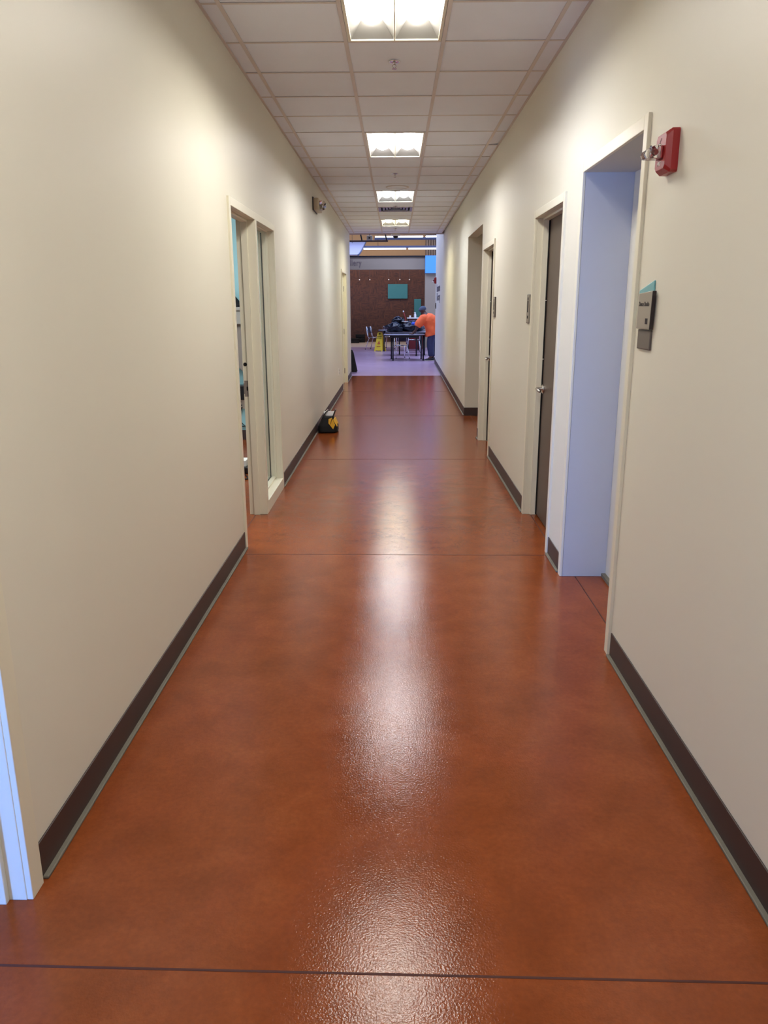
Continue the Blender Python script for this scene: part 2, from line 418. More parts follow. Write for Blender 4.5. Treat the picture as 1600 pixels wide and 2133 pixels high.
# ------------------------------------------------------------------ ceiling
colx = [XL, -0.912, -0.295, 0.280, 0.890, XR]
rows = [5.12 + 0.62*i for i in range(-13, 21)] + [17.9]
lights_y = [-3.56, 0.16, 3.88, 7.60, 11.32, 15.06]
def in_light(ya, yb):
    yc = (ya + yb) / 2
    return any(l - 0.02 < yc < l + 1.26 for l in lights_y)
b = MB()
vent_row = None
for i in range(5):
    for j in range(len(rows)-1):
        ya, yb = rows[j], rows[j+1]
        if i == 2 and in_light(ya, yb): continue
        dz = random.uniform(0, 0.0025)
        if i == 2 and abs((ya+yb)/2 - 13.49) < 0.2: continue
        x0, x1 = colx[i], colx[i+1]
        vs = b.box(x0+0.004, x1-0.004, ya+0.004, yb-0.004, ZC+0.001+dz, ZC+0.02)
        if i == 4 and abs((ya+yb)/2 - 7.9) < 0.35:
            for v in vs[:4]:
                if v.co.x > 0.95 and v.co.y > 7.8: v.co.z += 0.012
b.box(XL-0.1, XR+0.25, -2.9, 18.0, ZC+0.16, ZC+0.22)
b.box(XL-0.02, colx[2]-0.03, -2.9, 17.9, ZC+0.021, ZC+0.06); b.box(colx[3]+0.03, XR+0.02, -2.9, 17.9, ZC+0.021, ZC+0.06)
struct(b.build('ceiling', tile_m), 'suspended ceiling of grey-white acoustic tiles', 'ceiling')
b = MB()
for x in colx[1:5]: b.box(x-0.012, x+0.012, -2.9, 17.9, ZC-0.002, ZC+0.001)
b.box(XL, XL+0.018, -2.9, 17.9, ZC-0.002, ZC+0.001); b.box(XR-0.018, XR, -2.9, 17.9, ZC-0.002, ZC+0.001)
for y in rows:
    b.box(XL+0.018, colx[1]-0.012, y-0.011, y+0.011, ZC-0.0014, ZC+0.001)
    b.box(colx[1]+0.012, colx[2]-0.012, y-0.011, y+0.011, ZC-0.0014, ZC+0.001)
    if not any(l + 0.02 < y < l + 1.2 for l in lights_y): b.box(colx[2]+0.012, colx[3]-0.012, y-0.011, y+0.011, ZC-0.0014, ZC+0.001)
    b.box(colx[3]+0.012, colx[4]-0.012, y-0.011, y+0.011, ZC-0.0014, ZC+0.001)
    b.box(colx[4]+0.012, XR-0.018, y-0.011, y+0.011, ZC-0.0014, ZC+0.001)
k += 1
struct(b.build('trim_%d' % k, tee_m, bevel=0.0006), 'metal grid of the suspended ceiling', 'ceiling grid')

# ceiling troffers
def troffer(y0, color, label, e):
    cx = (colx[2]+colx[3])/2; wdt = colx[3]-colx[2]-0.028; x0 = cx-wdt/2; x1 = cx+wdt/2
    ya, yb = y0+0.015, y0+1.225
    t = thing('ceiling_light', (cx, (ya+yb)/2, ZC), label, 'ceiling light', 'recessed ceiling lights down the corridor')
    f = MB(); fw = 0.018
    for (a, c, d, g) in ((x0, x0+fw, ya, yb), (x1-fw, x1, ya, yb), (x0+fw, x1-fw, ya, ya+fw), (x0+fw, x1-fw, yb-fw, yb), (cx-0.004, cx+0.004, ya+fw, yb-fw)):
        f.box(a, c, d, g, ZC-0.004, ZC+0.012)
    f.build('frame', frame_m, t, bevel=0.002)
    lm = emis_mat('lens_glow', color, e)
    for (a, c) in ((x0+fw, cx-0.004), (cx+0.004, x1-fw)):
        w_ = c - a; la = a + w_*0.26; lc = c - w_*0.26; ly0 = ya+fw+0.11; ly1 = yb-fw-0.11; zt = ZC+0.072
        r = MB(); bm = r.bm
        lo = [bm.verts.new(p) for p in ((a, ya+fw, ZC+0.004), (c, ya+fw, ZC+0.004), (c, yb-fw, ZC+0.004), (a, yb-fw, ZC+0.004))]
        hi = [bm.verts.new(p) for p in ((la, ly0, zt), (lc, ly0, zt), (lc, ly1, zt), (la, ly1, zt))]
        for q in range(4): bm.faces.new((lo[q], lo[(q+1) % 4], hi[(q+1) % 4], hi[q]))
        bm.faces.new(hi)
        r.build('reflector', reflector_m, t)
        # softly bowed lens hanging in the trough
        l = MB(); n = 8; rings = []
        for i in range(n+1):
            u = i/n; x = la+0.003 + (lc-la-0.006)*u; z = zt-0.006 - 0.022*math.sin(PI*u)
            rings.append((l.bm.verts.new((x, ly0+0.006, z)), l.bm.verts.new((x, ly1-0.006, z))))
        for A, B in zip(rings, rings[1:]): l.bm.faces.new((A[0], B[0], B[1], A[1]))
        l.bm.faces.new([R[0] for R in rings]); l.bm.faces.new([R[1] for R in rings][::-1])
        l.bm.faces.new((rings[0][0], rings[0][1], rings[-1][1], rings[-1][0]))
        l.build('lens', lm, t, smooth=False)
    return t
tc_ = [(1, 0.95, 0.88), (1, 0.95, 0.88), (1.0, 0.95, 0.86), (1.0, 0.97, 0.98), (0.90, 0.94, 1.0), (1.0, 0.95, 0.74)]
tl_ = ['recessed ceiling light behind the photographer', 'recessed ceiling light directly overhead, out of the top of the frame',
       'nearest recessed two-lens ceiling light, cut by the top edge of the photo', 'second recessed two-lens ceiling light, bright neutral white',
       'third recessed ceiling light, cool bluish white', 'farthest and smallest recessed ceiling light, warm yellowish white']
for y0, c, l in zip(lights_y, tc_, tl_): troffer(y0, c, l, LENS_E)

# sprinklers
def sprinkler(x, y, label):
    t = thing('fire_sprinkler', (x, y, ZC), label, 'sprinkler', 'ceiling sprinkler heads')
    a = MB(); a.lathe([(0.0, 0.0), (0.036, 0.0), (0.040, -0.003), (0.030, -0.006), (0.018, -0.004), (0, -0.004)], (x, y, ZC)); a.build('escutcheon', chrome_m, t, smooth=True)
    a = MB(); a.cyl((x, y, ZC-0.004), (x, y, ZC-0.020), 0.009); a.tube([(x-0.008, y, ZC-0.02), (x-0.012, y, ZC-0.03), (x-0.003, y, ZC-0.042)], 0.002); a.tube([(x+0.008, y, ZC-0.02), (x+0.012, y, ZC-0.03), (x+0.003, y, ZC-0.042)], 0.002)
    a.build('body', metal_m, t, smooth=True)
    a = MB(); a.lathe([(0, -0.042), (0.016, -0.042), (0.016, -0.0445), (0, -0.0445)], (x, y, ZC), n=16); a.build('deflector', metal_m, t)
sprinkler(-0.010, 5.50, 'chrome sprinkler head in the tile just past the nearest ceiling light')
sprinkler(-0.012, 9.88, 'small sprinkler head between the second and third ceiling lights')
sprinkler(-0.012, 13.05, 'small sprinkler head beside the ceiling air vent')
sprinkler(-0.012, 16.75, 'farthest tiny sprinkler head just past the last ceiling light')
# round ceiling speaker
t = thing('ceiling_speaker', (0.02, 11.05, ZC), 'round flat speaker grille in the ceiling just before the third light', 'speaker')
a = MB(); a.lathe([(0, -0.004), (0.135, -0.004), (0.14, 0.0)], (0.02, 11.0, ZC), n=32); a.build('grille', tile_m, t, smooth=False)
a = MB(); a.lathe([(0.135, -0.006), (0.152, -0.005), (0.156, 0.001), (0.135, 0.001)], (0.02, 11.0, ZC), n=32); a.build('rim', tee_m, t)
# air vent
t = thing('air_vent', (-0.007, 13.49, ZC), 'square grey air vent in the ceiling between the third and fourth lights', 'air vent')
x0, x1, ya, yb = colx[2]+0.013, colx[3]-0.013, 13.19, 13.79
a = MB(); a.box(x0, x1, ya, yb, ZC+0.06, ZC+0.07); a.build('backing', dgrey_m, t)
a = MB()
for (p, q, r, s) in ((x0, x0+0.04, ya, yb), (x1-0.04, x1, ya, yb), (x0+0.04, x1-0.04, ya, ya+0.04), (x0+0.04, x1-0.04, yb-0.04, yb)): a.box(p, q, r, s, ZC-0.003, ZC+0.02)
a.build('frame', metal_m, t, bevel=0.002)
for i in range(4):
    q = 0.07 + 0.05*i
    a = MB()
    for (p0, p1, r0, r1) in ((x0+q, x1-q, ya+q, ya+q+0.03), (x0+q, x1-q, yb-q-0.03, yb-q), (x0+q, x0+q+0.03, ya+q, yb-q), (x1-q-0.03, x1-q, ya+q, yb-q)):
        a.box(p0, p1, r0, r1, ZC+0.004+0.008*i, ZC+0.008+0.008*i)
    a.build('louvre', metal_m, t)
# dome camera at the end of the ceiling
t = thing('dome_camera', (-0.005, 18.06, ZC), 'small dome camera with dark bubble under the ceiling edge', 'security camera')
a = MB(); a.lathe([(0, 0), (0.105, 0), (0.105, -0.035), (0.085, -0.045), (0, -0.045)], (-0.005, 18.06, ZC), n=24); a.build('housing', white_m, t, smooth=False, bevel=0.004)
a = MB(); a.lathe([(0.058, -0.045), (0.056, -0.065), (0.042, -0.088), (0.02, -0.100), (0, -0.103)], (-0.005, 18.06, ZC), n=24); a.build('dome', black_m, t, smooth=True)

# ------------------------------------------------------------------ door frames
def frame_parts(side, y0, y1, zt, depth, root, stop=True, near_extra=0.0, name='door_frame', bottom=False, x=None):
    """hollow-metal frame: face casing proud of the wall, jamb liner through it, raised stop"""
    s = -1 if side == 'L' else 1           # direction INTO the wall
    X = (XL if side == 'L' else XR)
    def bx(bb, d0, d1, ya, yb, za, zb):
        xa, xb = sorted((X + s*d0, X + s*d1)); bb.box(xa, xb, ya, yb, za, zb)
    bb = MB(); pr = -0.014; c = 0.05
    for (ya, yb, sg) in ((y0, y0+c, 1), (y1-c, y1, -1)):
        bx(bb, pr, 0.004, ya, yb, 0, zt)                                    # casing face
        la, lb = (y0+c-0.018, y0+c) if sg == 1 else (y1-c, y1-c+0.018)
        bx(bb, 0.003, depth+0.012, la, lb, 0, zt-c)                         # liner
        bx(bb, depth+0.001, depth+0.013, ya, yb, 0, zt)                     # back casing
        if stop:
            sa, sb = (y0+c, y0+c+0.016) if sg == 1 else (y1-c-0.016, y1-c)
            bx(bb, 0.052, depth-0.038, sa, sb, 0, zt-c-0.0)
    bx(bb, pr, 0.004, y0+c, y1-c, zt-c, zt)
    bx(bb, depth+0.001, depth+0.013, y0+c, y1-c, zt-c, zt)
    bx(bb, 0.003, depth+0.012, y0+c-0.018, y1-c+0.018, zt-c, zt-c+0.018)
    if stop: bx(bb, 0.052, depth-0.038, y0+c+0.016, y1-c-0.016, zt-c-0.016, zt-c)
    return bb.build(name, frame_m, root, bevel=0.0025)

# door_1: left doorway with sidelight
r1 = sroot('door_1', (XL, 5.9, 0), 'cream metal door frame with a narrow glazed sidelight in the left wall', 'door')
frame_parts('L', 4.975, 6.80, 2.235, 0.115, r1, stop=False)
b = MB()   # mullion with two stops
b.box(XL-0.127, XL+0.014, 5.865, 5.925, 0, 2.185); b.box(XL-0.090, XL-0.045, 5.849, 5.866, 0, 2.185)
b.box(XL-0.092, XL-0.060, 5.924, 5.94, 0.10, 2.185)
b.box(XL-0.090, XL-0.045, 5.025, 5.041, 0, 2.185); b.box(XL-0.090, XL-0.045, 5.041, 5.85, 2.169, 2.185)
b.build('mullion', frame_m, r1, bevel=0.002)
b = MB(); b.box(XL-0.127, XL+0.014, 5.925, 6.75, 0, 0.095); b.box(XL-0.085, XL-0.05, 5.925, 6.75, 0.095, 0.112)
b.box(XL-0.060, XL-0.040, 6.738, 6.75, 0.10, 2.185); b.box(XL-0.060, XL-0.04, 5.925, 6.75, 2.173, 2.185)
b.build('sidelight_rail', frame_m, r1, bevel=0.002)
b = MB(); b.box(XL-0.103, XL-0.097, 5.93, 6.745, 0.105, 2.18); b.build('sidelight_pane', glass_m, r1)
b = MB(); b.box(XL-0.097, XL-0.092, 6.744, 6.749, 0.11, 2.17); b.box(XL-0.097, XL-0.092, 5.926, 5.932, 0.11, 2.17); b.box(XL-0.097, XL-0.092, 5.94, 6.745, 0.108, 0.112); b.build('glazing_gasket', gasket_m, r1)
b = MB(); b.box(XL-0.120, XL-0.0905, 5.8635, 5.8655, 0.925, 1.045); b.box(XL-0.1268, XL-0.119, 5.8635, 5.8655, 0.945, 1.025)
sp_ = b.build('strike_plate', mat('dull_steel', rgb(132, 124, 118), 0.5), r1); sp_['label'] = 'steel latch strike plate on the mullion'
b = MB(); b.box(XL-0.105, XL-0.096, 5.8625, 5.8637, 0.970, 1.000); b.build('latch_hole', hole_m, sp_)
b = MB(); b.cyl((XL-0.108, 5.866, 1.165), (XL-0.108, 5.8632, 1.165), 0.014, n=24); b.build('bolt_hole', hole_m, r1)
# the leaf swung open into the classroom, hinged on the near jamb
b = MB(); b.box(XL-1.02, XL-0.15, 4.985, 5.025, 0.01, 2.17); dl = b.build('door_leaf', brownleaf_m, r1, bevel=0.002)
b = MB(); b.cyl((XL-0.95, 5.02, 1.0), (XL-0.95, 5.08, 1.0), 0.012); b.cyl((XL-0.95, 5.07, 1.0), (XL-0.83, 5.07, 1.0), 0.009); b.build('lever_handle', metal_m, dl, smooth=True)

# door_2: opening at the far left edge (near the camera)
r2 = sroot('door_2', (XL, 1.3, 0), 'cream metal frame of the near left opening, bluish in daylight', 'door')
b = MB()
b.box(XL-0.004, XL+0.014, 1.782, 1.848, 0, 2.24); b.box(XL-0.145, XL-0.003, 1.780, 1.838, 0, 2.20)
b.box(XL-0.10, XL-0.052, 1.762, 1.781, 0, 2.19); b.box(XL-0.155, XL-0.143, 1.782, 1.848, 0, 2.24)
b.box(XL-0.004, XL+0.014, 0.82, 1.782, 2.19, 2.24); b.box(XL-0.145, XL-0.003, 0.87, 1.780, 2.19, 2.21)
b.box(XL-0.004, XL+0.014, 0.82, 0.87, 0, 2.19); b.box(XL-0.145, XL-0.003, 0.85, 0.87, 0, 2.19)
b.build('door_frame', frame_m, r2, bevel=0.0025)

# door_3: far left door with hinges, leaf standing open inside
r3 = sroot('door_3', (XL, 15.7, 0), 'narrow cream door with steel hinges near the far end of the left wall', 'door')
frame_parts('L', 15.06, 16.49, 2.235, 0.115, r3, stop=True)
b = MB(); b.box(XL-0.10, XL-0.055, 15.115, 16.43, 0.01, 2.165); dl = b.build('door_leaf', frame_m, r3, bevel=0.002)
for z in (0.25, 1.05, 1.90):
    b = MB(); b.cyl((XL-0.050, 16.425, z-0.055), (XL-0.050, 16.425, z+0.055), 0.009, n=12); b.box(XL-0.056, XL-0.050, 16.38, 16.425, z-0.05, z+0.05); b.build('hinge', metal_m, dl)

# door_4: tall near opening on the right
r4 = sroot('door_4', (XR, 3.93, 0), 'tall cream metal frame around the near right niche', 'door')
b = MB()
b.box(XR-0.014, XR+0.004, 3.353, 3.403, 0, 2.325); b.box(XR-0.014, XR+0.004, 4.44, 4.495, 0, 2.325)
b.box(XR-0.014, XR+0.004, 3.403, 4.44, 2.270, 2.325)
b.build('door_frame', frame_m, r4, bevel=0.0025)
b = MB(); b.box(XR-0.002, XR+0.262, 3.385, 3.403, 0, 2.29); b.box(XR-0.002, XR+0.262, 4.44, 4.46, 0, 2.29); b.box(XR-0.002, XR+0.262, 3.403, 4.44, 2.270, 2.30)
b.build('niche_lining', mat('niche_lining_shade', rgb(186, 188, 190), 0.5, var=0.02), r4, bevel=0.002)  # niche dimness and blue daylight toned into the lining colour

# door_5: brown door with lever; door_6: farther brown door
def brown_door(n, y0, y1, label):
    r = sroot(n, (XR, (y0+y1)/2, 0), label, 'door')
    frame_parts('R', y0, y1, 2.235, 0.115, r, stop=False)
    b = MB(); b.box(XR+0.045, XR+0.09, y1-0.062, y1-0.0495, 0, 2.185); b.box(XR+0.045, XR+0.09, y0+0.0495, y0+0.062, 0, 2.185); b.box(XR+0.045, XR+0.09, y0+0.05, y1-0.05, 2.172, 2.187)
    b.build('door_stop', frame_m, r, bevel=0.002)
    b = MB(); b.box(XR+0.092, XR+0.127, y0+0.055, y1-0.055, 0.008, 2.18); dl = b.build('door_leaf', brownleaf_m, r, bevel=0.002)
    b = MB(); b.box(XR+0.084, XR+0.0915, y1-0.078, y1-0.052, 0.008, 2.17); b.build('door_seal', hole_m, r)
    hy = y1 - 0.055 - 0.07; hz = 0.985
    b = MB(); b.lathe([(0, 0), (0.034, 0), (0.034, 0.008), (0.028, 0.014), (0.013, 0.016), (0.013, 0.055), (0, 0.055)], (XR+0.092, hy, hz), axis=(-1, 0, 0), n=24); h = b.build('lever_rose', metal_m, dl, smooth=False, bevel=0.001)
    b = MB(); b.tube([(XR+0.040, hy+0.008, hz), (XR+0.037, hy-0.03, hz), (XR+0.037, hy-0.09, hz-0.002), (XR+0.043, hy-0.118, hz-0.006)], 0.010, n=12); b.build('lever', metal_m, dl, smooth=True)
    for z in (1.20, 1.62): b = MB(); b.cyl((XR+0.0905, y1-0.075, z), (XR+0.0825, y1-0.080, z), 0.003, n=8); b.build('bumper', white_m, r)
    return r
brown_door('door_5', 4.875, 5.925, 'dark brown veneer door with steel lever in the right wall')
brown_door('door_6', 8.245, 9.315, 'farther dark brown door before the side corridor')

# ------------------------------------------------------------------ wall-mounted things, right wall
# fire alarm strobe
def alarm(x, y, z, label, sc_=1.0):
    t = thing('fire_alarm', (x, y, z), label, 'fire alarm', None)
    W, H, D = 0.062*sc_, 0.073*sc_, 0.046*sc_
    b = MB(); ch = 0.014*sc_
    bm = b.bm; X0 = x; X1 = x-D*0.55; X2 = x-D
    def ring(xx, w_, h_, c_):
        return [bm.verts.new((xx, y+a, z+c)) for a, c in ((-w_, -h_+c_), (-w_+c_, -h_), (w_-c_, -h_), (w_, -h_+c_), (w_, h_-c_), (w_-c_, h_), (-w_+c_, h_), (-w_, h_-c_))]
    A, B, C = ring(X0, W, H, 0.006), ring(X1, W, H, 0.008), ring(X2, W-0.008, H-0.014, 0.012)
    for P, Q in ((A, B), (B, C)):
        for i in range(8): bm.faces.new((P[i], P[(i+1) % 8], Q[(i+1) % 8], Q[i]))
    bm.faces.new(A); bm.faces.new(C[::-1])
    body = b.build('housing', red_m, t, bevel=0.0015)
    b = MB(); b.box(x-D-0.008, x-D, y-0.030, y+0.030, z-0.024, z+0.020); b.build('strobe_mount', red_m, t, bevel=0.004)
    b = MB(); b.prism([(x-D-0.006, z+0.026), (x-D-0.030, z+0.020), (x-D-0.060, z+0.004), (x-D-0.066, z-0.010), (x-D-0.058, z-0.022), (x-D-0.006, z-0.024)], 'y', y-0.028, y+0.028)
    b.build('strobe_lens', clear_m, t, bevel=0.004)
    b = MB(); b.lathe([(0, 0), (0.009, 0.006), (0.020, 0.022), (0.022, 0.03)], (x-D-0.009, y, z-0.001), axis=(-1, 0, 0.1), n=16); b.build('strobe_reflector', chrome_m, t, smooth=True)
    b = MB()
    for q in range(4): b.box(x-D-0.001, x-D+0.001, y+0.008-0.004*q, y+0.016-0.004*q, z+0.032+0.004*q, z+0.034+0.004*q)
    b.build('sounder_slot', hole_m, t)
    text_mesh('lettering', 'FIRE', 0.020, M_right(x-D-0.0005, y+0.026, z-0.045), white_m, t, extrude=0.0005)
    return t
alarm(XR, 3.065, 2.128, 'red fire alarm strobe with clear lens marked FIRE on the near right wall')

# room sign
t = thing('room_sign', (XR, 3.2, 1.58), 'teal and grey room name sign beside the tall right opening', 'sign')
b = MB(); b.prism([(3.135, 1.500), (3.318, 1.500), (3.318, 1.650), (3.135, 1.686)], 'x', XR-0.006, XR); b.build('back_plate', signteal_m, t, bevel=0.003)
b = MB(); b.prism([(3.118, 1.499), (3.285, 1.499), (3.276, 1.637), (3.110, 1.646)], 'x', XR-0.018, XR-0.011); fp = b.build('front_plate', signgrey_m, t, bevel=0.002)
b = MB(); b.box(XR-0.013, XR-0.005, 3.114, 3.22, 1.505, 1.640); b.build('spacer', hole_m, t, bevel=0.002)
b = MB(); b.prism([(3.112, 1.499), (3.1185, 1.499), (3.1105, 1.645), (3.104, 1.645)], 'x', XR-0.0185, XR-0.004); b.build('plate_edge', ink_m, t, bevel=0.001)
text_mesh('lettering', 'Dance Studio', 0.024, M_right(XR-0.0182, 3.268, 1.588), ink_m, t, extrude=0.0006, bold=0.0006)
b = MB()
for i in range(3): b.box(XR-0.0195, XR-0.018, 3.146+0.0095*i, 3.153+0.0095*i, 1.519, 1.541)
b.build('number_mark', ink_m, t)
t = thing('slider_plate', (XR, 3.2, 1.45), 'small dark grey plate mounted below the teal room sign', 'sign')
b = MB(); b.box(XR-0.008, XR, 3.125, 3.290, 1.418, 1.496); b.build('plate', signdark_m, t, bevel=0.003)
b = MB(); b.box(XR-0.0086, XR-0.008, 3.131, 3.284, 1.423, 1.491); b.build('face', mat('sign_dark_face', rgb(104, 95, 88), 0.45, var=0.06), t)

# restroom signs (pictogram plates)
def plate_sign(y0, y1, z0, z1, label, female):
    t = thing('restroom_sign', (XR, (y0+y1)/2, (z0+z1)/2), label, 'sign', 'restroom pictogram signs on the right wall')
    b = MB(); b.box(XR-0.012, XR, y0, y1, z0, z1); b.build('plate', signdark_m, t, bevel=0.004)
    b = MB(); b.box(XR-0.0135, XR-0.012, y0+0.008, y1-0.008, z0+0.006, z1-0.006); b.build('face', signgrey_m, t)
    yc = (y0+y1)/2; zc = z0 + (z1-z0)*0.62
    b = MB(); b.cyl((XR-0.016, yc, zc+0.047), (XR-0.013, yc, zc+0.047), 0.012, n=16)
    if female: b.prism([(yc-0.035, zc-0.018), (yc+0.035, zc-0.018), (yc+0.014, zc+0.032), (yc-0.014, zc+0.032)], 'x', XR-0.016, XR-0.013)
    else: b.box(XR-0.016, XR-0.013, yc-0.022, yc+0.022, zc-0.018, zc+0.032)
    b.box(XR-0.016, XR-0.013, yc-0.016, yc-0.003, zc-0.05, zc-0.017); b.box(XR-0.016, XR-0.013, yc+0.003, yc+0.016, zc-0.05, zc-0.017)
    b.build('pictogram', ink_m, t)
    b = MB(); b.cyl((XR-0.016, yc, z0+0.045), (XR-0.013, yc, z0+0.045), 0.011, n=12); b.build('braille_dot', hole_m, t)
plate_sign(5.965, 6.095, 1.455, 1.665, 'grey restroom sign on the wall just past the nearer brown door', False)
plate_sign(8.05, 8.185, 1.465, 1.665, 'small grey restroom sign in front of the farther brown door', True)

# left wall: emergency light, outlet
t = thing('emergency_light', (XL, 10.35, 2.80), 'beige emergency light with clear lens high on the left wall', 'emergency light')
b = MB(); b.prism([(10.14, 2.725), (10.56, 2.725), (10.58, 2.76), (10.58, 2.86), (10.12, 2.86), (10.12, 2.76)], 'x', XL, XL+0.075); b.build('housing', mat('beige_plastic', rgb(190, 178, 152), 0.45), t, bevel=0.012)
b = MB(); b.box(XL-0.0, XL+0.012, 10.10, 10.60, 2.715, 2.87); b.build('back_plate', dgrey_m, t, bevel=0.004)
b = MB(); b.lathe([(0.0, 0), (0.060, 0.0), (0.062, 0.03), (0.050, 0.062), (0.025, 0.078), (0, 0.08)], (XL+0.072, 10.30, 2.79), axis=(1, 0, 0), n=24); b.build('lens', clear_m, t, smooth=True)
for yy in (10.275, 10.33):
    b = MB(); b.lathe([(0, 0), (0.018, 0.02), (0.022, 0.03)], (XL+0.08, yy, 2.795), axis=(0.9, 0, -0.3), n=16); b.build('lamp_reflector', chrome_m, t, smooth=True)
b = MB(); b.box(XL+0.074, XL+0.078, 10.18, 10.22, 2.78, 2.83); b.build('indicator_recess', dgrey_m, t)
t = thing('wall_outlet', (XL, 14.0, 0.43), 'white socket outlet low on the left wall before the far door', 'outlet')
b = MB(); b.box(XL, XL+0.006, 13.96, 14.035, 0.37, 0.49); b.build('cover_plate', white_m, t, bevel=0.002)
for zz in (0.39, 0.44):
    b = MB(); b.box(XL+0.006, XL+0.009, 13.98, 14.015, zz, zz+0.03); b.build('socket', grey_m, t)

# ------------------------------------------------------------------ tool bag on the floor at the left wall
TX, TY = -0.875, 9.98
t = thing('tool_bag', (TX, TY, 0), 'black and yellow open tool bag on the floor against the left wall', 'tool bag')
b = MB(); bm = b.bm
prof = [(0.0, 0.118, 0.17), (0.02, 0.128, 0.185), (0.09, 0.125, 0.18), (0.16, 0.085, 0.16), (0.205, 0.050, 0.15)]
rings = []
for (z, hx, hy) in prof:
    rg = []
    for i in range(24):
        a = 2*PI*i/24; cx_, sy_ = math.cos(a), math.sin(a); e = 0.45
        x_ = math.copysign(abs(cx_)**e, cx_)*hx; y_ = math.copysign(abs(sy_)**e, sy_)*hy
        rg.append(bm.verts.new((TX+x_-0.01*z*8*0.1, TY+y_, z)))
    rings.append(rg)
for A, B in zip(rings, rings[1:]):
    for i in range(24): bm.faces.new((A[i], A[(i+1) % 24], B[(i+1) % 24], B[i]))
bm.faces.new(rings[0][::-1]); bm.faces.new(rings[-1])
b.build('bag_body', bagblack_m, t, smooth=False, bevel=0.004)
b = MB(); rt = Matrix.Rotation(math.radians(-24), 3, 'X')
b.prism([(TX+0.015, 0.13), (TX+0.075, 0.052), (TX+0.100, 0.11), (TX+0.060, 0.20), (TX+0.02, 0.185)], 'y', TY-0.186, TY-0.165)
b.build('yellow_pocket', yellowbag_m, t, bevel=0.004)
b = MB(); b.prism([(TX+0.040, 0.12), (TX+0.046, 0.12), (TX+0.066, 0.19), (TX+0.058, 0.19)], 'y', TY-0.196, TY-0.189); b.build('pocket_seam', bagblack_m, t)
b = MB(); b.box(TX+0.088, TX+0.106, TY-0.13, TY+0.11, 0.075, 0.175, rot=Matrix.Rotation(math.radians(-24), 3, 'Y')); b.build('side_pocket', yellowbag_m, t, bevel=0.006)
b = MB(); b.tube([(TX-0.09, TY-0.12, 0.13), (TX-0.05, TY-0.12, 0.22), (TX-0.02, TY-0.09, 0.262), (TX+0.0, TY+0.0, 0.27), (TX-0.02, TY+0.09, 0.262), (TX-0.05, TY+0.12, 0.21)], 0.007)
b.tube([(TX+0.062, TY-0.12, 0.12), (TX+0.070, TY-0.12, 0.21), (TX+0.095, TY-0.10, 0.275), (TX+0.097, TY, 0.28), (TX+0.09, TY+0.10, 0.27), (TX+0.06, TY+0.12, 0.19)], 0.007); b.build('handle', bagblack_m, t, smooth=True)
t2 = thing('metal_tool_tray', (TX, TY, 0.21), 'metal tray with its bright glare painted white, lying in the top of the tool bag', 'tray')
b = MB(); b.box(TX-0.055, TX+0.075, TY-0.02, TY+0.10, 0.245, 0.250); b.box(TX-0.055, TX+0.075, TY-0.024, TY-0.02, 0.205, 0.262); b.build('tray', mat('tray_glare_white', rgb(245, 245, 245), 0.25), t2, bevel=0.002)  # ceiling-light highlight painted into the tray's white
b = MB(); b.tube([(TX-0.06, TY-0.10, 0.20), (TX-0.03, TY-0.02, 0.25), (TX-0.01, TY+0.06, 0.27)], 0.008); b.build('wrench', metal_m, t2, smooth=True)

# ------------------------------------------------------------------ classroom sliver
t = thing('equipment_cabinet', (-1.93, 9.2, 1.3), 'grey wall cabinet glimpsed on the teal classroom wall through the left door', 'cabinet')
b = MB(); b.box(-2.25, -1.70, 9.05, 9.35, 1.38, 1.53); b.box(-2.27, -1.68, 9.03, 9.35, 1.53, 1.57); b.build('cabinet_body', grey_m, t, bevel=0.01)
b = MB(); b.prism([(-2.20, 1.38), (-1.74, 1.38), (-1.74, 0.80), (-1.86, 0.92), (-1.90, 1.06), (-2.20, 1.06)], 'y', 9.1, 9.32); b.build('cabinet_lower', mat('warm_grey', rgb(128, 120, 114), 0.5), t, bevel=0.008)
b = MB(); b.box(-2.22, -1.885, 9.06, 9.10, 1.03, 1.33); b.build('door_panel', black_m, t, bevel=0.004)
t = thing('folded_dark_jacket', (-1.93, 9.2, 1.57), 'dark folded jacket heaped on the grey classroom cabinet', 'jacket')
b = MB(); bm = b.bm; rings = []
for kk in range(9):
    u = kk/8; z = 1.57 + 0.33*u; rx = 0.26*(1-u)**0.9 + 0.006; cxx = -2.03 - 0.05*u
    rings.append([bm.verts.new((cxx + rx*(1+0.13*math.sin(5*a+kk*0.5))*math.cos(a), 9.2 + 0.10*(1-u*0.8)*(1+0.13*math.sin(6*a))*math.sin(a), z)) for a in [2*PI*i/28 for i in range(28)]])
for A, B in zip(rings, rings[1:]):
    for i in range(28): bm.faces.new((A[i], A[(i+1) % 28], B[(i+1) % 28], B[i]))
bm.faces.new(rings[0][::-1]); bm.faces.new(rings[-1])
b.build('cloth', vinyl_m, t, smooth=True)
t = thing('wall_audio_unit', (-1.93, 9.3, 0.5), 'black audio unit with dangling cables on the teal classroom wall', 'audio unit')
b = MB(); b.box(-2.1, -1.80, 9.2, 9.35, 0.50, 0.67); b.build('unit', black_m, t, bevel=0.006)
b = MB(); b.tube([(-1.93, 9.25, 0.66), (-1.88, 9.22, 0.78), (-1.95, 9.22, 0.83)], 0.008); b.build('cable', black_m, t, smooth=True)
b = MB(); b.tube([(-1.86, 9.33, 0.40), (-1.90, 9.33, 0.30), (-1.89, 9.33, 0.22), (-1.83, 9.33, 0.17), (-1.95, 9.33, 0.15)], 0.008); b.build('cable', black_m, t, smooth=True)
t = thing('pinned_paper', (-1.93, 9.34, 0.45), 'white printed sheet below the black audio unit in the classroom', 'paper')
b = MB(); b.box(-2.02, -1.82, 9.342, 9.35, 0.38, 0.50); b.build('sheet', white_m, t)
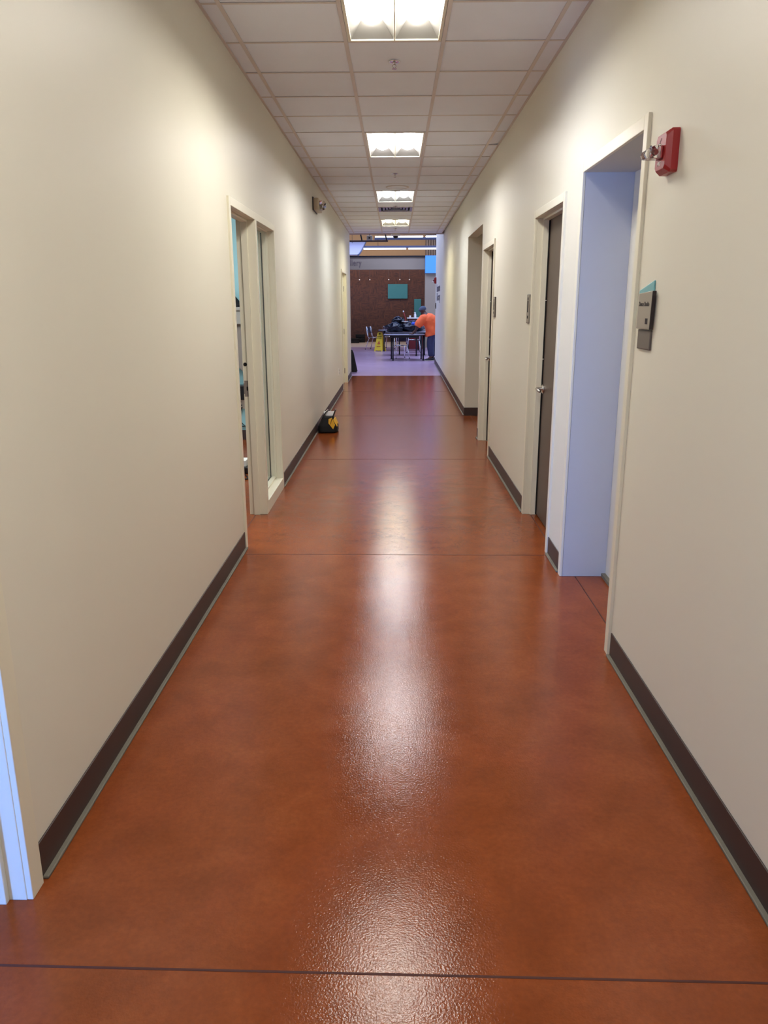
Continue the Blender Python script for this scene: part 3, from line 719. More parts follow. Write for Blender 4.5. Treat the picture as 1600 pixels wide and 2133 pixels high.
b = MB(); b.tube([(-1.93, 9.34, 0.48), (-1.87, 9.34, 0.46), (-1.91, 9.34, 0.43), (-1.86, 9.34, 0.42)], 0.006); b.build('print', black_m, t)
t = thing('floor_box', (-1.52, 7.45, 0), 'black case with a white box on top on the classroom floor', 'case')
b = MB(); b.box(-1.72, -1.42, 7.35, 7.6, 0.01, 0.065); b.build('case', black_m, t, bevel=0.006)
b = MB(); b.box(-1.66, -1.465, 7.4, 7.56, 0.065, 0.125); b.build('white_box', white_m, t, bevel=0.004)
b = MB(); b.tube([(-1.46, 7.30, 0.008), (-1.42, 7.2, 0.008), (-1.40, 7.12, 0.008), (-1.46, 7.05, 0.008), (-1.50, 7.10, 0.008)], 0.007); b.build('cable', black_m, t, smooth=True)

# ------------------------------------------------------------------ far hall shell
b = MB(); b.box(-9, 7, 17.9, 18.24, ZC, HT); struct(b.build('wall_soffit', hallwall_m), 'bulkhead where the corridor ceiling ends', 'wall')
b = MB(); b.box(-9, XL-0.13, 18.0, 18.15, 0, ZC); struct(b.build('wall_hall_near', hallwall_m), 'near wall of the far hall', 'wall')
b = MB(); b.box(-9.1, -9, 18, 34.7, 0, 0.4); b.box(-9.1, -9, 18, 34.7, 4.9, HT); b.box(-9.1, -9, 18, 19.4, 0.4, 4.9); b.box(-9.1, -9, 29.6, 34.7, 0.4, 4.9); struct(b.build('wall_hall_left', hallwall_m), 'left hall wall with the window band', 'wall')
b = MB(); b.box(7, 7.1, 21.8, 34.7, 0, HT); struct(b.build('wall_hall_right', hallwall_m), 'right hall wall', 'wall')
b = MB(); b.box(-9, 7, 18, 34.7, HT, HT+0.1); struct(b.build('ceiling_hall', mat('hall_ceiling', rgb(120, 108, 96), 0.8)), 'high ceiling of the far hall', 'ceiling')
b = MB(); b.box(-9, 1.24, 34.5, 34.7, 0, 3.25); struct(b.build('wall_gallery', strand_m), 'dark brown wood strand panel wall of the gallery', 'wall')
b = MB(); b.box(-9, 1.245, 34.45, 34.7, 3.25, HT); struct(b.build('wall_gallery_upper', tan_m), 'tan upper wall above the gallery', 'wall')
b = MB()
for i in range(60): b.box(1.30+0.1*i, 1.36+0.1*i, 34.40, 34.5, 3.0, HT)
b.box(1.245, 7, 34.5, 34.7, 0, HT); struct(b.build('wall_ribbed', mat('ribbed_grey', rgb(140, 130, 122), 0.7)), 'grey vertically ribbed upper wall', 'wall')
b = MB(); b.box(-9, 1.085, 30.0, 30.25, 2.83, 3.27); struct(b.build('wall_sign_bulkhead', hallwall_m, bevel=0.004), 'grey bulkhead carrying the gallery lettering', 'wall')
b = MB(); b.box(-9, 1.21, 29.93, 30.28, 3.265, 3.315); k += 1; struct(b.build('trim_%d' % k, blackmetal_m), 'dark steel cap along the gallery bulkhead', 'trim')
b = MB(); b.box(1.085, 7, 29.9, 30.2, 0, 2.69); struct(b.build('wall_pier', hallwall_m), 'grey wall pier right of the gallery opening', 'wall')
b = MB(); b.box(1.08, 7, 29.7, 30.2, 2.69, 3.30); struct(b.build('wall_blue_band', bluewall_m), 'bright sky blue band above the pier', 'wall')  # one even sky blue over the whole band
t = thing('gallery_lettering', (-1.7, 30, 2.95), 'raised grey letters spelling Gallery on the far bulkhead', 'lettering')
gl = text_mesh('letters', 'Gallery', 0.30, M_front(-2.18, 29.995, 2.975), letter_m, t, extrude=0.01, spacing=1.18, bold=0.003, sx=0.68)
dx_ = -1.27 - (max(v.co.x for v in gl.data.vertices) + t.location.x)
for v in gl.data.vertices: v.co.x += dx_
t = thing('wall_lettering', (1.07, 20, 1.9), 'two lines of dark raised letters on the far end of the right wall', 'lettering')
slate_m = mat('slate_lettering', rgb(112, 110, 122), 0.5)
for word, y_, z_, st in (('Resource', 21.2, 1.90, 0.235), ('Library', 21.15, 1.68, 0.27)):
    for q, ch in enumerate(word):
        text_mesh('letter', ch, 0.28, M_right(1.090 - (22.0 - (y_ - q*st))*0.00738 - 0.004, y_ - q*st, z_), slate_m, t, extrude=0.004)
alarm(1.082, 21.6, 2.20, 'small dark red fire alarm at the far corner of the right wall', 1.15)
t = thing('wall_switch', (1.085, 21.55, 1.55), 'narrow black switch plate at the far right wall corner', 'switch')
b = MB(); b.box(1.07, 1.084, 21.50, 21.62, 1.47, 1.62); b.build('plate', black_m, t, bevel=0.003)
b = MB(); b.box(1.064, 1.070, 21.54, 21.58, 1.52, 1.57); b.build('toggle', dgrey_m, t)

# teal panels, gallery rods
t = thing('wall_panel', (0.08, 34.46, 2.1), 'large blank teal rectangle hanging on the brown gallery wall', 'panel')
b = MB(); b.box(-0.34, 0.505, 34.42, 34.47, 1.815, 2.415); b.build('panel_face', tealp_m, t, bevel=0.005)
b = MB(); b.box(-0.30, 0.465, 34.47, 34.5, 1.85, 2.38); b.build('batten', dgrey_m, t)
t = thing('wall_panel', (0.94, 34.46, 1.5), 'narrow upright teal rectangle behind the bending person', 'panel')
b = MB(); b.box(0.79, 1.085, 34.42, 34.47, 0.95, 1.795); b.build('panel_face', tealp_m, t, bevel=0.005)
b = MB(); b.box(0.82, 1.05, 34.47, 34.5, 1.0, 1.75); b.build('batten', dgrey_m, t)
t = thing('ceiling_track', (-2.5, 33, 3.25), 'thin track hidden behind the bulkhead that carries the pendant rods', 'track')
b = MB(); b.box(-9.0, 1.24, 32.97, 33.03, 3.24, 3.28); b.build('rail', blackmetal_m, t)
pos = ['leftmost', 'second from left', 'middle', 'fourth from left', 'rightmost']
for x, p in zip((-1.486, -1.063, -0.286, 0.166, 0.558), pos):
    t = thing('pendant_rod', (x, 33, 2.55), 'thin hanging rod with a small bulb, %s of five before the brown wall' % p, 'pendant', 'thin pendant rods in the gallery')
    b = MB(); b.cyl((x, 33, 2.57), (x, 33, 3.24), 0.012, n=8); b.build('rod', mat('bronze_rod', rgb(120, 96, 84), 0.4, metal=0.5), t)
    b = MB(); b.lathe([(0, -0.030), (0.02, -0.02), (0.026, 0), (0.016, 0.02), (0.0, 0.03)], (x, 33, 2.56), n=16); b.build('bulb', emis_mat('pendant_glow', (1.0, 0.75, 0.5), 0.08), t, smooth=True)

# steel beams with linear lamps
def linear_lamp(y, x0, x1, z0, z1, zs0, zs1, label, e):
    t = thing('linear_lamp', ((x0+x1)/2, y, z0), label, 'linear lamp', 'long linear lamps in the far hall')
    b = MB(); b.box(x0, x1, y, y+0.16, z0, z1); b.build('housing', beam_m, t, bevel=0.004)
    m_ = emis_mat('tube_glow', (0.86, 0.90, 1.0), e); xs = x0
    while xs < x1 - 0.2:
        b = MB(); b.box(xs+0.02, min(xs+1.45, x1)-0.02, y+0.02, y+0.12, zs0, zs1); b.build('tube', m_, t)
        xs += 1.49
    for xx in (x0+0.5, x1-0.3):
        b = MB(); b.cyl((xx, y+0.08, z1), (xx, y+0.08, HT), 0.006, n=6); b.build('hanger', blackmetal_m, t)
linear_lamp(24.0, -0.63, 1.30+1.5, 3.425, 3.485, 3.487, 3.530, 'nearer long linear lamp crossing the hall just under the ceiling edge', 1.6)
linear_lamp(27.0, -1.09, 1.9+1.4, 3.395, 3.46, 3.345, 3.393, 'farther long linear lamp crossing the tan wall of the hall', 1.6)
# curved acoustic cloud on the left with lamps in it
t = thing('acoustic_cloud', (-3.5, 26, 3.3), 'curved pale lavender acoustic panel hanging at upper left of the hall', 'acoustic panel')
b = MB(); bm = b.bm; A = []; n = 16
for i in range(n+1):
    u = i/n; y = 22.6 + 6.4*u; z = 2.90 + 0.84*(u**1.15); A.append((y, z))
top = [bm.verts.new((-1.06, y, z)) for y, z in A]; top2 = [bm.verts.new((-6.5, y, z)) for y, z in A]
bo = [bm.verts.new((-1.06, y, z+0.03)) for y, z in A]; bo2 = [bm.verts.new((-6.5, y, z+0.03)) for y, z in A]
for i in range(n):
    bm.faces.new((top[i], top[i+1], top2[i+1], top2[i])); bm.faces.new((bo[i], bo2[i], bo2[i+1], bo[i+1]))
    bm.faces.new((top[i], bo[i], bo[i+1], top[i+1])); bm.faces.new((top2[i], top2[i+1], bo2[i+1], bo2[i]))
bm.faces.new((top[0], top2[0], bo2[0], bo[0])); bm.faces.new((top[-1], bo[-1], bo2[-1], top2[-1]))
b.build('panel', cloud_m, t, smooth=False)
b = MB()
for (y0, z0), (y1, z1) in zip(A, A[1:]): b.prism([(y0, z0-0.015), (y1, z1-0.015), (y1, z1+0.035), (y0, z0+0.035)], 'x', -1.065, -1.045)
b.build('edge_trim', beam_m, t)
for xx, yy in ((-1.5, 24), (-1.5, 28), (-5.5, 24), (-5.5, 28)):
    zz = 2.93 + 0.84*(((yy-22.6)/6.4)**1.15)
    b = MB(); b.cyl((xx, yy, zz), (xx, yy, HT), 0.006, n=6); b.build('hanger', blackmetal_m, t)
linear_lamp(22.3, -6.0, -1.30, 3.21, 3.26, 3.16, 3.205, 'short linear lamp in front of the curved lavender panel', 1.4)
# hanging black track bar
t = thing('track_bar', (-0.5, 20, 3.08), 'black hanging bar with two drop rods below the ceiling edge', 'track')
b = MB(); b.box(-1.6, -0.19, 19.98, 20.04, 3.07, 3.105); b.build('bar', mat('bronze_bar', rgb(66, 52, 58), 0.5), t, bevel=0.004)
for xx in (-0.225, -0.83):
    b = MB(); b.cyl((xx, 20.01, 3.10), (xx-0.035, 20.01, 3.26), 0.018, n=8); b.cyl((xx-0.035, 20.01, 3.25), (xx-0.035, 20.01, HT), 0.010, n=8); b.build('drop_rod', blackmetal_m, t)
t = thing('projector', (-0.68, 21, 3.25), 'grey box projector hung under the hall ceiling', 'projector')
b = MB(); b.box(-0.75, -0.61, 21, 21.3, 3.195, 3.30); b.build('body', grey_m, t, bevel=0.01)
b = MB(); b.cyl((-0.68, 21.15, 3.3), (-0.68, 21.15, HT), 0.015, n=8); b.build('mount', blackmetal_m, t)
b = MB(); b.lathe([(0, 0.0), (0.02, 0.0), (0.024, 0.012), (0, 0.012)], (-0.68, 21.0, 3.24), axis=(0, -1, 0), n=16); b.build('lens', black_m, t)

# black cases on the gallery floor
def case(x0, x1, y0, y1, z1, label):
    t = thing('equipment_case', ((x0+x1)/2, (y0+y1)/2, 0), label, 'case')
    b = MB(); b.box(x0, x1, y0, y1, 0.0, z1*0.62); b.build('case_body', bagblack_m, t, bevel=0.015)
    b = MB(); b.box(x0, x1, y0, y1, z1*0.64, z1); b.build('case_lid', bagblack_m, t, bevel=0.02)
    b = MB(); xc = (x0+x1)/2; b.tube([(xc-0.06, y0, z1*0.45), (xc-0.05, y0-0.03, z1*0.43), (xc+0.05, y0-0.03, z1*0.43), (xc+0.06, y0, z1*0.45)], 0.008); b.build('handle', dgrey_m, t, smooth=True)
case(-2.4, -1.56, 33.4, 33.85, 0.20, 'long low black case on the gallery floor at far left')
case(-1.73, -1.33, 33.95, 34.35, 0.33, 'taller black case beside the long low case at far left')

# ------------------------------------------------------------------ furniture in the hall
tabletop_m = mat('table_laminate', rgb(168, 170, 188), 0.18, var=0.03)
def table(cx, cy, W, D, legs, label, z=0.74, n='round_end_table'):
    t = thing(n, (cx, cy, 0), label, 'table', 'work tables in the far hall')
    def outline(w_, d_, r):
        pts = []
        for sx, sy, a0 in ((1, 1, 0), (-1, 1, 90), (-1, -1, 180), (1, -1, 270)):
            for i in range(7):
                a = math.radians(a0 + 90*i/6); pts.append((cx + sx*(w_-r) + r*math.cos(a), cy + sy*(d_-r) + r*math.sin(a)))
        return pts
    b = MB(); b.prism(outline(W/2, D/2, 0.30), 'z', z-0.008, z); b.build('tabletop', tabletop_m, t)
    b = MB(); b.prism(outline(W/2+0.002, D/2+0.002, 0.30), 'z', z-0.034, z-0.008); b.build('edge_band', blackmetal_m, t, bevel=0.003)
    for ay in (cy-D/2+0.12, cy+D/2-0.15):
        b = MB(); b.box(cx-W/2+0.18, cx+W/2-0.18, ay, ay+0.03, z-0.09, z-0.034); b.build('apron', blackmetal_m, t)
    for (lx, ly) in legs:
        b = MB(); b.cyl((lx, ly, 0.03), (lx, ly, z-0.034), 0.021, n=12); lg = b.build('leg', blackmetal_m, t, smooth=True)
        b = MB(); b.cyl((lx, ly, 0.0), (lx, ly, 0.03), 0.026, n=12); b.build('foot', black_m, lg)
    return t
table(0.25, 23.2, 1.20, 0.98, [(-0.08, 22.85), (-0.13, 23.55), (0.80, 22.95), (0.76, 23.55)], 'nearest pale-topped table that the person in orange leans on')
table(0.40, 25.35, 1.45, 1.0, [(0.12, 25.72), (0.65, 24.98), (0.92, 25.32), (-0.14, 25.0)], 'table under the heap of black bags', z=0.74)
table(0.20, 27.8, 1.62, 0.95, [(-0.41, 27.45), (0.843, 27.4), (-0.41, 28.15), (0.80, 28.15)], 'farther table behind the black bags and wet floor sign', z=0.72)

shell_m = mat('chair_shell', rgb(44, 38, 50), 0.35, var=0.05)
def make_chair(label):
    t = thing('school_chair', (0, 0, 0), label, 'chair', 'stacking school chairs around the tables')
    def shell(name, fn, nu=10, nv=8, th=0.008):
        b = MB(); bm = b.bm
        g = [[bm.verts.new(fn(u/nu, v/nv)) for v in range(nv+1)] for u in range(nu+1)]
        for i in range(nu):
            for j in range(nv): bm.faces.new((g[i][j], g[i+1][j], g[i+1][j+1], g[i][j+1]))
        o = b.build(name, shell_m, t, smooth=True)
        md = o.modifiers.new('solid', 'SOLIDIFY'); md.thickness = th
        return o
    shell('seat', lambda u, v: (-0.20 + 0.40*u, -0.20 + 0.40*v, 0.445 - 0.02*math.sin(PI*u) - 0.012*math.sin(PI*v) - (0.03*(1-v)**6)))
    shell('backrest', lambda u, v: (-0.19 + 0.38*u, 0.20 + 0.05*v + 0.03*math.sin(PI*u) , 0.58 + 0.22*v))
    for s in (-1, 1):
        b = MB(); b.tube([(s*0.205, 0.165, 0.43), (s*0.205, 0.20, 0.50), (s*0.205, 0.245, 0.79), (s*0.185, 0.25, 0.815), (s*0.15, 0.25, 0.80), (s*0.145, 0.235, 0.72), (s*0.15, 0.19, 0.48)], 0.013, n=10); b.build('back_upright', chrome_m, t, smooth=True)
        b = MB(); b.tube([(s*0.15, -0.17, 0.425), (s*0.19, -0.19, 0.40), (s*0.235, -0.25, 0.02)], 0.013, n=10); lg = b.build('leg', chrome_m, t, smooth=True)
        b = MB(); b.lathe([(0, 0), (0.017, 0), (0.018, 0.02), (0.014, 0.03)], (s*0.237, -0.253, 0)); b.build('glide', dgrey_m, lg, smooth=True)
        b = MB(); b.tube([(s*0.15, 0.12, 0.425), (s*0.19, 0.15, 0.40), (s*0.235, 0.27, 0.02)], 0.013, n=10); lg = b.build('leg', chrome_m, t, smooth=True)
        b = MB(); b.lathe([(0, 0), (0.017, 0), (0.018, 0.02), (0.014, 0.03)], (s*0.237, 0.273, 0)); b.build('glide', dgrey_m, lg, smooth=True)
    b = MB(); b.tube([(-0.21, 0.16, 0.428), (-0.15, 0.13, 0.425), (-0.15, -0.18, 0.425), (0.15, -0.18, 0.425), (0.15, 0.13, 0.425), (0.21, 0.16, 0.428)], 0.012, n=10); b.build('seat_frame', chrome_m, t, smooth=True)
    return t
c0 = make_chair('dark school chair with chrome legs standing left of the wet floor sign')
cb = dup(c0, (0.14, 23.95, 0), math.radians(197), 'dark school chair pushed under the nearest table'); cb.scale = (0.90, 0.90, 0.89)
dup(c0, (-0.20, 29.2, 0), math.radians(165), 'chrome-legged chair partly hidden behind the wet floor sign')
dup(c0, (0.60, 26.75, 0), math.radians(180), 'chrome-legged chair between the bag table and the farther table')
c0.location = (-0.76, 28.75, 0); c0.rotation_euler = (0, 0, math.radians(68))

# wet floor sign
SX, SY = -0.55, 27.7
t = thing('wet_floor_sign', (SX, SY, 0), 'yellow folding caution wet floor sign standing left of the tables', 'safety sign')
def panel(sgn):
    b = MB(); bm = b.bm
    H = 0.64; dy = 0.16*sgn
    fr = [(-0.16, dy, 0.0), (-0.11, dy, 0.0), (-0.10, dy*0.93, 0.03), (0.10, dy*0.93, 0.03), (0.11, dy, 0.0), (0.16, dy, 0.0), (0.085, 0.02*sgn, H-0.02), (0.07, 0.012*sgn, H), (-0.07, 0.012*sgn, H), (-0.085, 0.02*sgn, H-0.02)]
    bk = [(x, y - 0.014*sgn, z) for x, y, z in fr]
    F1 = [bm.verts.new(p) for p in fr]; F2 = [bm.verts.new(p) for p in bk]
    bm.faces.new(F1); bm.faces.new(F2[::-1])
    for i in range(len(fr)): bm.faces.new((F1[i], F1[(i+1) % 10], F2[(i+1) % 10], F2[i]))
    for v in bm.verts: v.co += Vector((SX, SY, 0))
    return b.build('panel', yellow_m, t, bevel=0.002)
pf = panel(-1); pb = panel(1)
b = MB(); b.box(SX-0.03, SX+0.03, SY-0.06, SY+0.045, 0.575, 0.61); b.build('handle_slot', hole_m, t, bevel=0.006)
tilt = math.atan2(0.145, 0.64)
Mp = Matrix.Translation((SX, SY-0.16, 0)) @ Matrix.Rotation(-tilt, 4, 'X') @ Matrix(((1, 0, 0, 0), (0, 0, -1, 0), (0, 1, 0, 0), (0, 0, 0, 1)))
text_mesh('lettering', 'CAUTION', 0.048, Mp @ Matrix.Translation((-0.085, 0.50, 0.006)), ink_m, t, extrude=0.001, bold=0.001, sx=0.75)
text_mesh('lettering', 'WET FLOOR', 0.040, Mp @ Matrix.Translation((-0.09, 0.445, 0.006)), ink_m, t, extrude=0.001, bold=0.001, sx=0.75)
b = MB(); tri = [(-0.06, 0.25), (0.06, 0.25), (0.0, 0.37)]
vs = b.prism(tri, 'z', 0.004, 0.007)
b.prism([(-0.07, 0.17), (0.07, 0.17), (0.07, 0.185), (-0.07, 0.185)], 'z', 0.004, 0.007)
for v in b.bm.verts: v.co = Mp @ v.co
b.build('warning_triangle', mat('sign_red', rgb(206, 110, 60), 0.5), t)
t.rotation_euler = (0, 0, math.radians(-24)); t.location = (-0.55, 27.65, 0)

# black bags heaped on the table
def bag(c, r, seed, label, amp=0.22):
    t = thing('black_bag', (c[0], c[1], c[2]-r[2]*0.72), label, 'bag', 'shiny black bags heaped on the table')
    b = MB(); b.blob(c, r, seed, amp, 2.6, 4); b.build('bag_body', vinyl_m, t, smooth=True)
    b = MB(); x, y, z = c; b.tube([(x-r[0]*0.5, y-r[1]*0.6, z+r[2]*0.55), (x-r[0]*0.3, y-r[1]*0.55, z+r[2]*0.95), (x+r[0]*0.1, y-r[1]*0.5, z+r[2]*1.06), (x+r[0]*0.4, y-r[1]*0.6, z+r[2]*0.7)], 0.016, n=8); b.build('strap', mat('navy_strap', rgb(60, 74, 100), 0.35), t, smooth=True)
    return t
bag((-0.02, 25.2, 0.865), (0.30, 0.27, 0.165), 3, 'shiny black bag at the left end of the bag table')
bag((0.52, 25.3, 0.885), (0.38, 0.32, 0.185), 11, 'largest shiny black bag lying beside the person in orange')
bag((0.07, 25.45, 1.080), (0.20, 0.2, 0.12), 5, 'small rounded black bag resting on top of the left bag')
t = thing('blue_cloth', (0.56, 25.05, 1.0), 'bright blue cloth draped over the largest black bag', 'cloth')
b = MB(); b.blob((0.57, 25.08, 0.985), (0.09, 0.07, 0.06), 8, 0.3, 3, 3); b.build('cloth', mat('blue_fabric', rgb(52, 84, 190), 0.6), t, smooth=True)
t = thing('white_board', (0.28, 25.5, 1.03), 'thin white board lying across the black bags', 'board')
b = MB(); b.box(0.12, 0.52, 25.3, 25.6, 1.045, 1.062); b.build('board', white_m, t, bevel=0.003)

# tall white table with bottle and red box behind
t = thing('tall_white_table', (0.75, 29.0, 0), 'tall white-topped table behind the person in orange', 'table')
b = MB(); b.box(0.41, 1.05, 28.8, 29.3, 1.085, 1.115); b.build('tabletop', white_m, t, bevel=0.004)
for lx in (0.46, 1.0):
    for ly in (28.85, 29.25):
        b = MB(); b.cyl((lx, ly, 0), (lx, ly, 1.085), 0.018, n=10); b.build('leg', blackmetal_m, t)
t = thing('spray_bottle', (0.70, 28.9, 1.115), 'white spray bottle standing on the tall white table', 'bottle')
b = MB(); b.lathe([(0, 0), (0.038, 0), (0.042, 0.01), (0.042, 0.10), (0.030, 0.135), (0.014, 0.15), (0.014, 0.16), (0, 0.16)], (0.70, 28.9, 1.115)); b.build('bottle', white_m, t, smooth=True)
b = MB(); b.box(0.675, 0.725, 28.885, 28.915, 1.272, 1.305); b.cyl((0.675, 28.9, 1.29), (0.655, 28.9, 1.288), 0.008); b.build('nozzle', white_m, t, bevel=0.004)
t = thing('white_cup', (0.52, 28.95, 1.115), 'small white cup on the left end of the tall white table', 'cup')
b = MB(); b.lathe([(0, 0), (0.028, 0), (0.036, 0.07), (0.033, 0.07), (0.026, 0.004), (0, 0.004)], (0.52, 28.95, 1.115)); b.build('cup', white_m, t, smooth=True)
t = thing('red_crate', (0.66, 29.0, 0.0), 'dark red crate below the tall white table', 'crate')
b = MB(); b.box(0.48, 0.98, 28.86, 29.24, 0.0, 1.06); b.build('crate_body', mat('dark_red', rgb(110, 34, 36), 0.5), t, bevel=0.01)
b = MB(); b.box(0.60, 0.82, 28.852, 28.86, 0.92, 0.97); b.build('hand_slot', hole_m, t)
t = thing('red_pole', (0.36, 28.35, 0), 'dark red leaning pole with pale tip behind the black bags', 'pole')
b = MB(); b.tube([(0.42, 28.4, 0.0), (0.36, 28.4, 0.9), (0.33, 28.4, 1.15), (0.28, 28.4, 1.32)], 0.017, n=10); b.build('handle', mat('pole_red', rgb(150, 40, 40), 0.4), t, smooth=True)
b = MB(); b.lathe([(0, 0), (0.022, 0), (0.022, 0.05), (0, 0.06)], (0.28, 28.4, 1.31), axis=(-0.3, 0, 1)); b.build('tip', white_m, t, smooth=True)

# black sandwich board at the left corner
t = thing('sandwich_board', (-1.05, 18.85, 0), 'black folding sandwich board standing at the far left wall corner', 'sign board')
for s_, (ya, yb) in (('f', (18.75, 18.78)), ('b', (19.05, 19.08))):
    b = MB()
    b.prism([(-1.62, 0.06), (-0.93, 0.015), (-1.02, 0.46), (-1.055, 0.53), (-1.62, 0.55)], 'y', ya, yb)
    b.build('board', bagblack_m, t, bevel=0.008)
for x_ in (-1.075, -1.55):
    b = MB(); b.cyl((x_, 18.70, 0.0), (x_, 18.80, 0.4), 0.014, n=8); b.build('leg', blackmetal_m, t)

# ------------------------------------------------------------------ person
def skin_mesh(name, verts, edges, radii, material, parent, root=0, sub=2, smooth=True, voxel=0.0, fold=None):
    me = bpy.data.meshes.new(name); off = Vector((0, 0, 0))
    if parent is not None:
        r = parent
        while r.parent: r = r.parent
        off = Vector(r.location)
    me.from_pydata([Vector(v) - off for v in verts], edges, [])
    o = bpy.data.objects.new(name, me); COL.objects.link(o)
    sk = o.modifiers.new('skin', 'SKIN'); sk.use_smooth_shade = True
    for i, r in enumerate(radii):
        d = me.skin_vertices[0].data[i]; d.radius = (r, r) if not isinstance(r, tuple) else r
        d.use_root = (i == root)
    ss = o.modifiers.new('sub', 'SUBSURF'); ss.levels = sub; ss.render_levels = sub
    if voxel:
        rm = o.modifiers.new('re', 'REMESH'); rm.mode = 'VOXEL'; rm.voxel_size = voxel
        sm = o.modifiers.new('sm', 'SMOOTH'); sm.factor = 0.5; sm.iterations = 6
    dg = bpy.context.evaluated_depsgraph_get()
    m2 = bpy.data.meshes.new_from_object(o.evaluated_get(dg)); bpy.data.objects.remove(o); m2.name = name
    for p in m2.polygons: p.use_smooth = smooth
    m2.materials.clear(); m2.materials.append(material)
    for p in m2.polygons: p.material_index = 0
    o2 = bpy.data.objects.new(name, m2); COL.objects.link(o2)
    if parent is not None: o2.parent = parent
    return o2
skin_m = mat('skin_dark', rgb(82, 54, 44), 0.5, var=0.06)
shirt_m = mat('orange_cotton', rgb(246, 112, 62), 0.8, var=0.05, vscale=8)
jeans_m = mat('navy_denim', rgb(52, 58, 92), 0.8, var=0.15, vscale=25)
shoe_m = mat('black_shoe', rgb(20, 20, 26), 0.5)
hair_m = mat('grey_knit', rgb(74, 84, 104), 0.9, var=0.15, vscale=60)
PX, PY = 1.02, 23.0
P = thing('person', (PX, PY, 0), 'person in an orange t-shirt and navy trousers bending over the nearest table', 'person')
V = []; E = []; Rr = []
def v_(p, r, link=None):
    V.append(p); Rr.append(r); i = len(V)-1
    if link is not None: E.append((link, i))
    return i
pel = v_((1.08, 23.05, 0.92), 0.12)
w1 = v_((1.06, 23.05, 1.03), 0.12, pel)
w2 = v_((0.98, 23.07, 1.14), 0.12, w1)
w3 = v_((0.89, 23.10, 1.23), 0.10, w2)
nk = v_((0.83, 23.13, 1.325), 0.062, w3)
hd0 = v_((0.805, 23.15, 1.37), 0.070, nk)
hd1 = v_((0.775, 23.16, 1.42), 0.098, hd0)
hd2 = v_((0.765, 23.17, 1.465), 0.088, hd1)
# left arm straight down to the table
s1 = v_((0.75, 22.93, 1.17), 0.062, w3)
s2 = v_((0.68, 22.90, 1.08), 0.058, s1)
el = v_((0.615, 22.88, 0.96), 0.047, s2)
wr = v_((0.545, 22.92, 0.80), 0.031, el)
pm = v_((0.505, 22.95, 0.768), 0.030, wr)
pm2 = v_((0.46, 22.96, 0.757), 0.027, pm)
for k_, (dy, ln) in enumerate(((-0.033, 0.055), (-0.011, 0.068), (0.011, 0.062), (0.032, 0.048))):
    a = v_((0.452, 22.96+dy, 0.757), 0.011, pm2); c = v_((0.452-ln*0.55, 22.96+dy*1.15, 0.758), 0.0095, a); v_((0.452-ln, 22.96+dy*1.25, 0.750), 0.008, c)
a = v_((0.492, 22.915, 0.762), 0.012, pm); v_((0.462, 22.892, 0.752), 0.010, a)
# right arm reaching forward over the table (far side)
s3 = v_((0.86, 23.28, 1.20), 0.072, w3)
e3 = v_((0.70, 23.40, 1.00), 0.048, s3)
h3 = v_((0.56, 23.42, 0.82), 0.032, e3)
p3 = v_((0.51, 23.42, 0.775), 0.029, h3)
p4 = v_((0.47, 23.42, 0.760), 0.026, p3)
for k_, (dy, ln) in enumerate(((-0.032, 0.050), (-0.011, 0.062), (0.011, 0.066), (0.032, 0.052))):
    a = v_((0.462, 23.42+dy, 0.759), 0.011, p4); c = v_((0.462-ln*0.55, 23.42+dy*1.15, 0.759), 0.0095, a); v_((0.462-ln, 23.42+dy*1.25, 0.751), 0.008, c)
a = v_((0.50, 23.465, 0.768), 0.012, p3); v_((0.47, 23.485, 0.755), 0.010, a)
# legs
for (dy, kx, fx) in ((-0.11, 1.0, 1.03), (0.12, 1.09, 1.10)):
    h_ = v_((1.10, 23.05+dy, 0.86), 0.105, pel); kn = v_((kx, 23.02+dy*1.1, 0.48), 0.066, h_); an = v_((fx+0.0, 22.98+dy*1.3, 0.10), 0.045, kn)
    v_((fx-0.10, 22.98+dy*1.5, 0.050), 0.028, an)
skin_mesh('body', V, E, Rr, skin_m, P, root=0, sub=2)
# face features
b = MB(); b.blob((0.700, 23.115, 1.40), (0.018, 0.014, 0.022), 1, 0.05, 2, 2); b.build('nose', skin_m, P, smooth=True)
for (x, y, z) in ((0.790, 23.065, 1.41), (0.80, 23.255, 1.41)):
    b = MB(); b.blob((x, y, z), (0.018, 0.010, 0.028), 2, 0.1, 3, 2); b.build('ear', skin_m, P, smooth=True)
# knit cap / grey hair
b = MB(); bm = b.bm
res = bmesh.ops.create_uvsphere(bm, u_segments=24, v_segments=16, radius=1.0)
for v in res['verts']:
    d = v.co.copy(); v.co = Vector((0.772 + d.x*0.112, 23.165 + d.y*0.105, 1.432 + max(d.z, -0.15)*0.105 + 0.02*d.x))
b.build('knit_cap', hair_m, P, smooth=True)
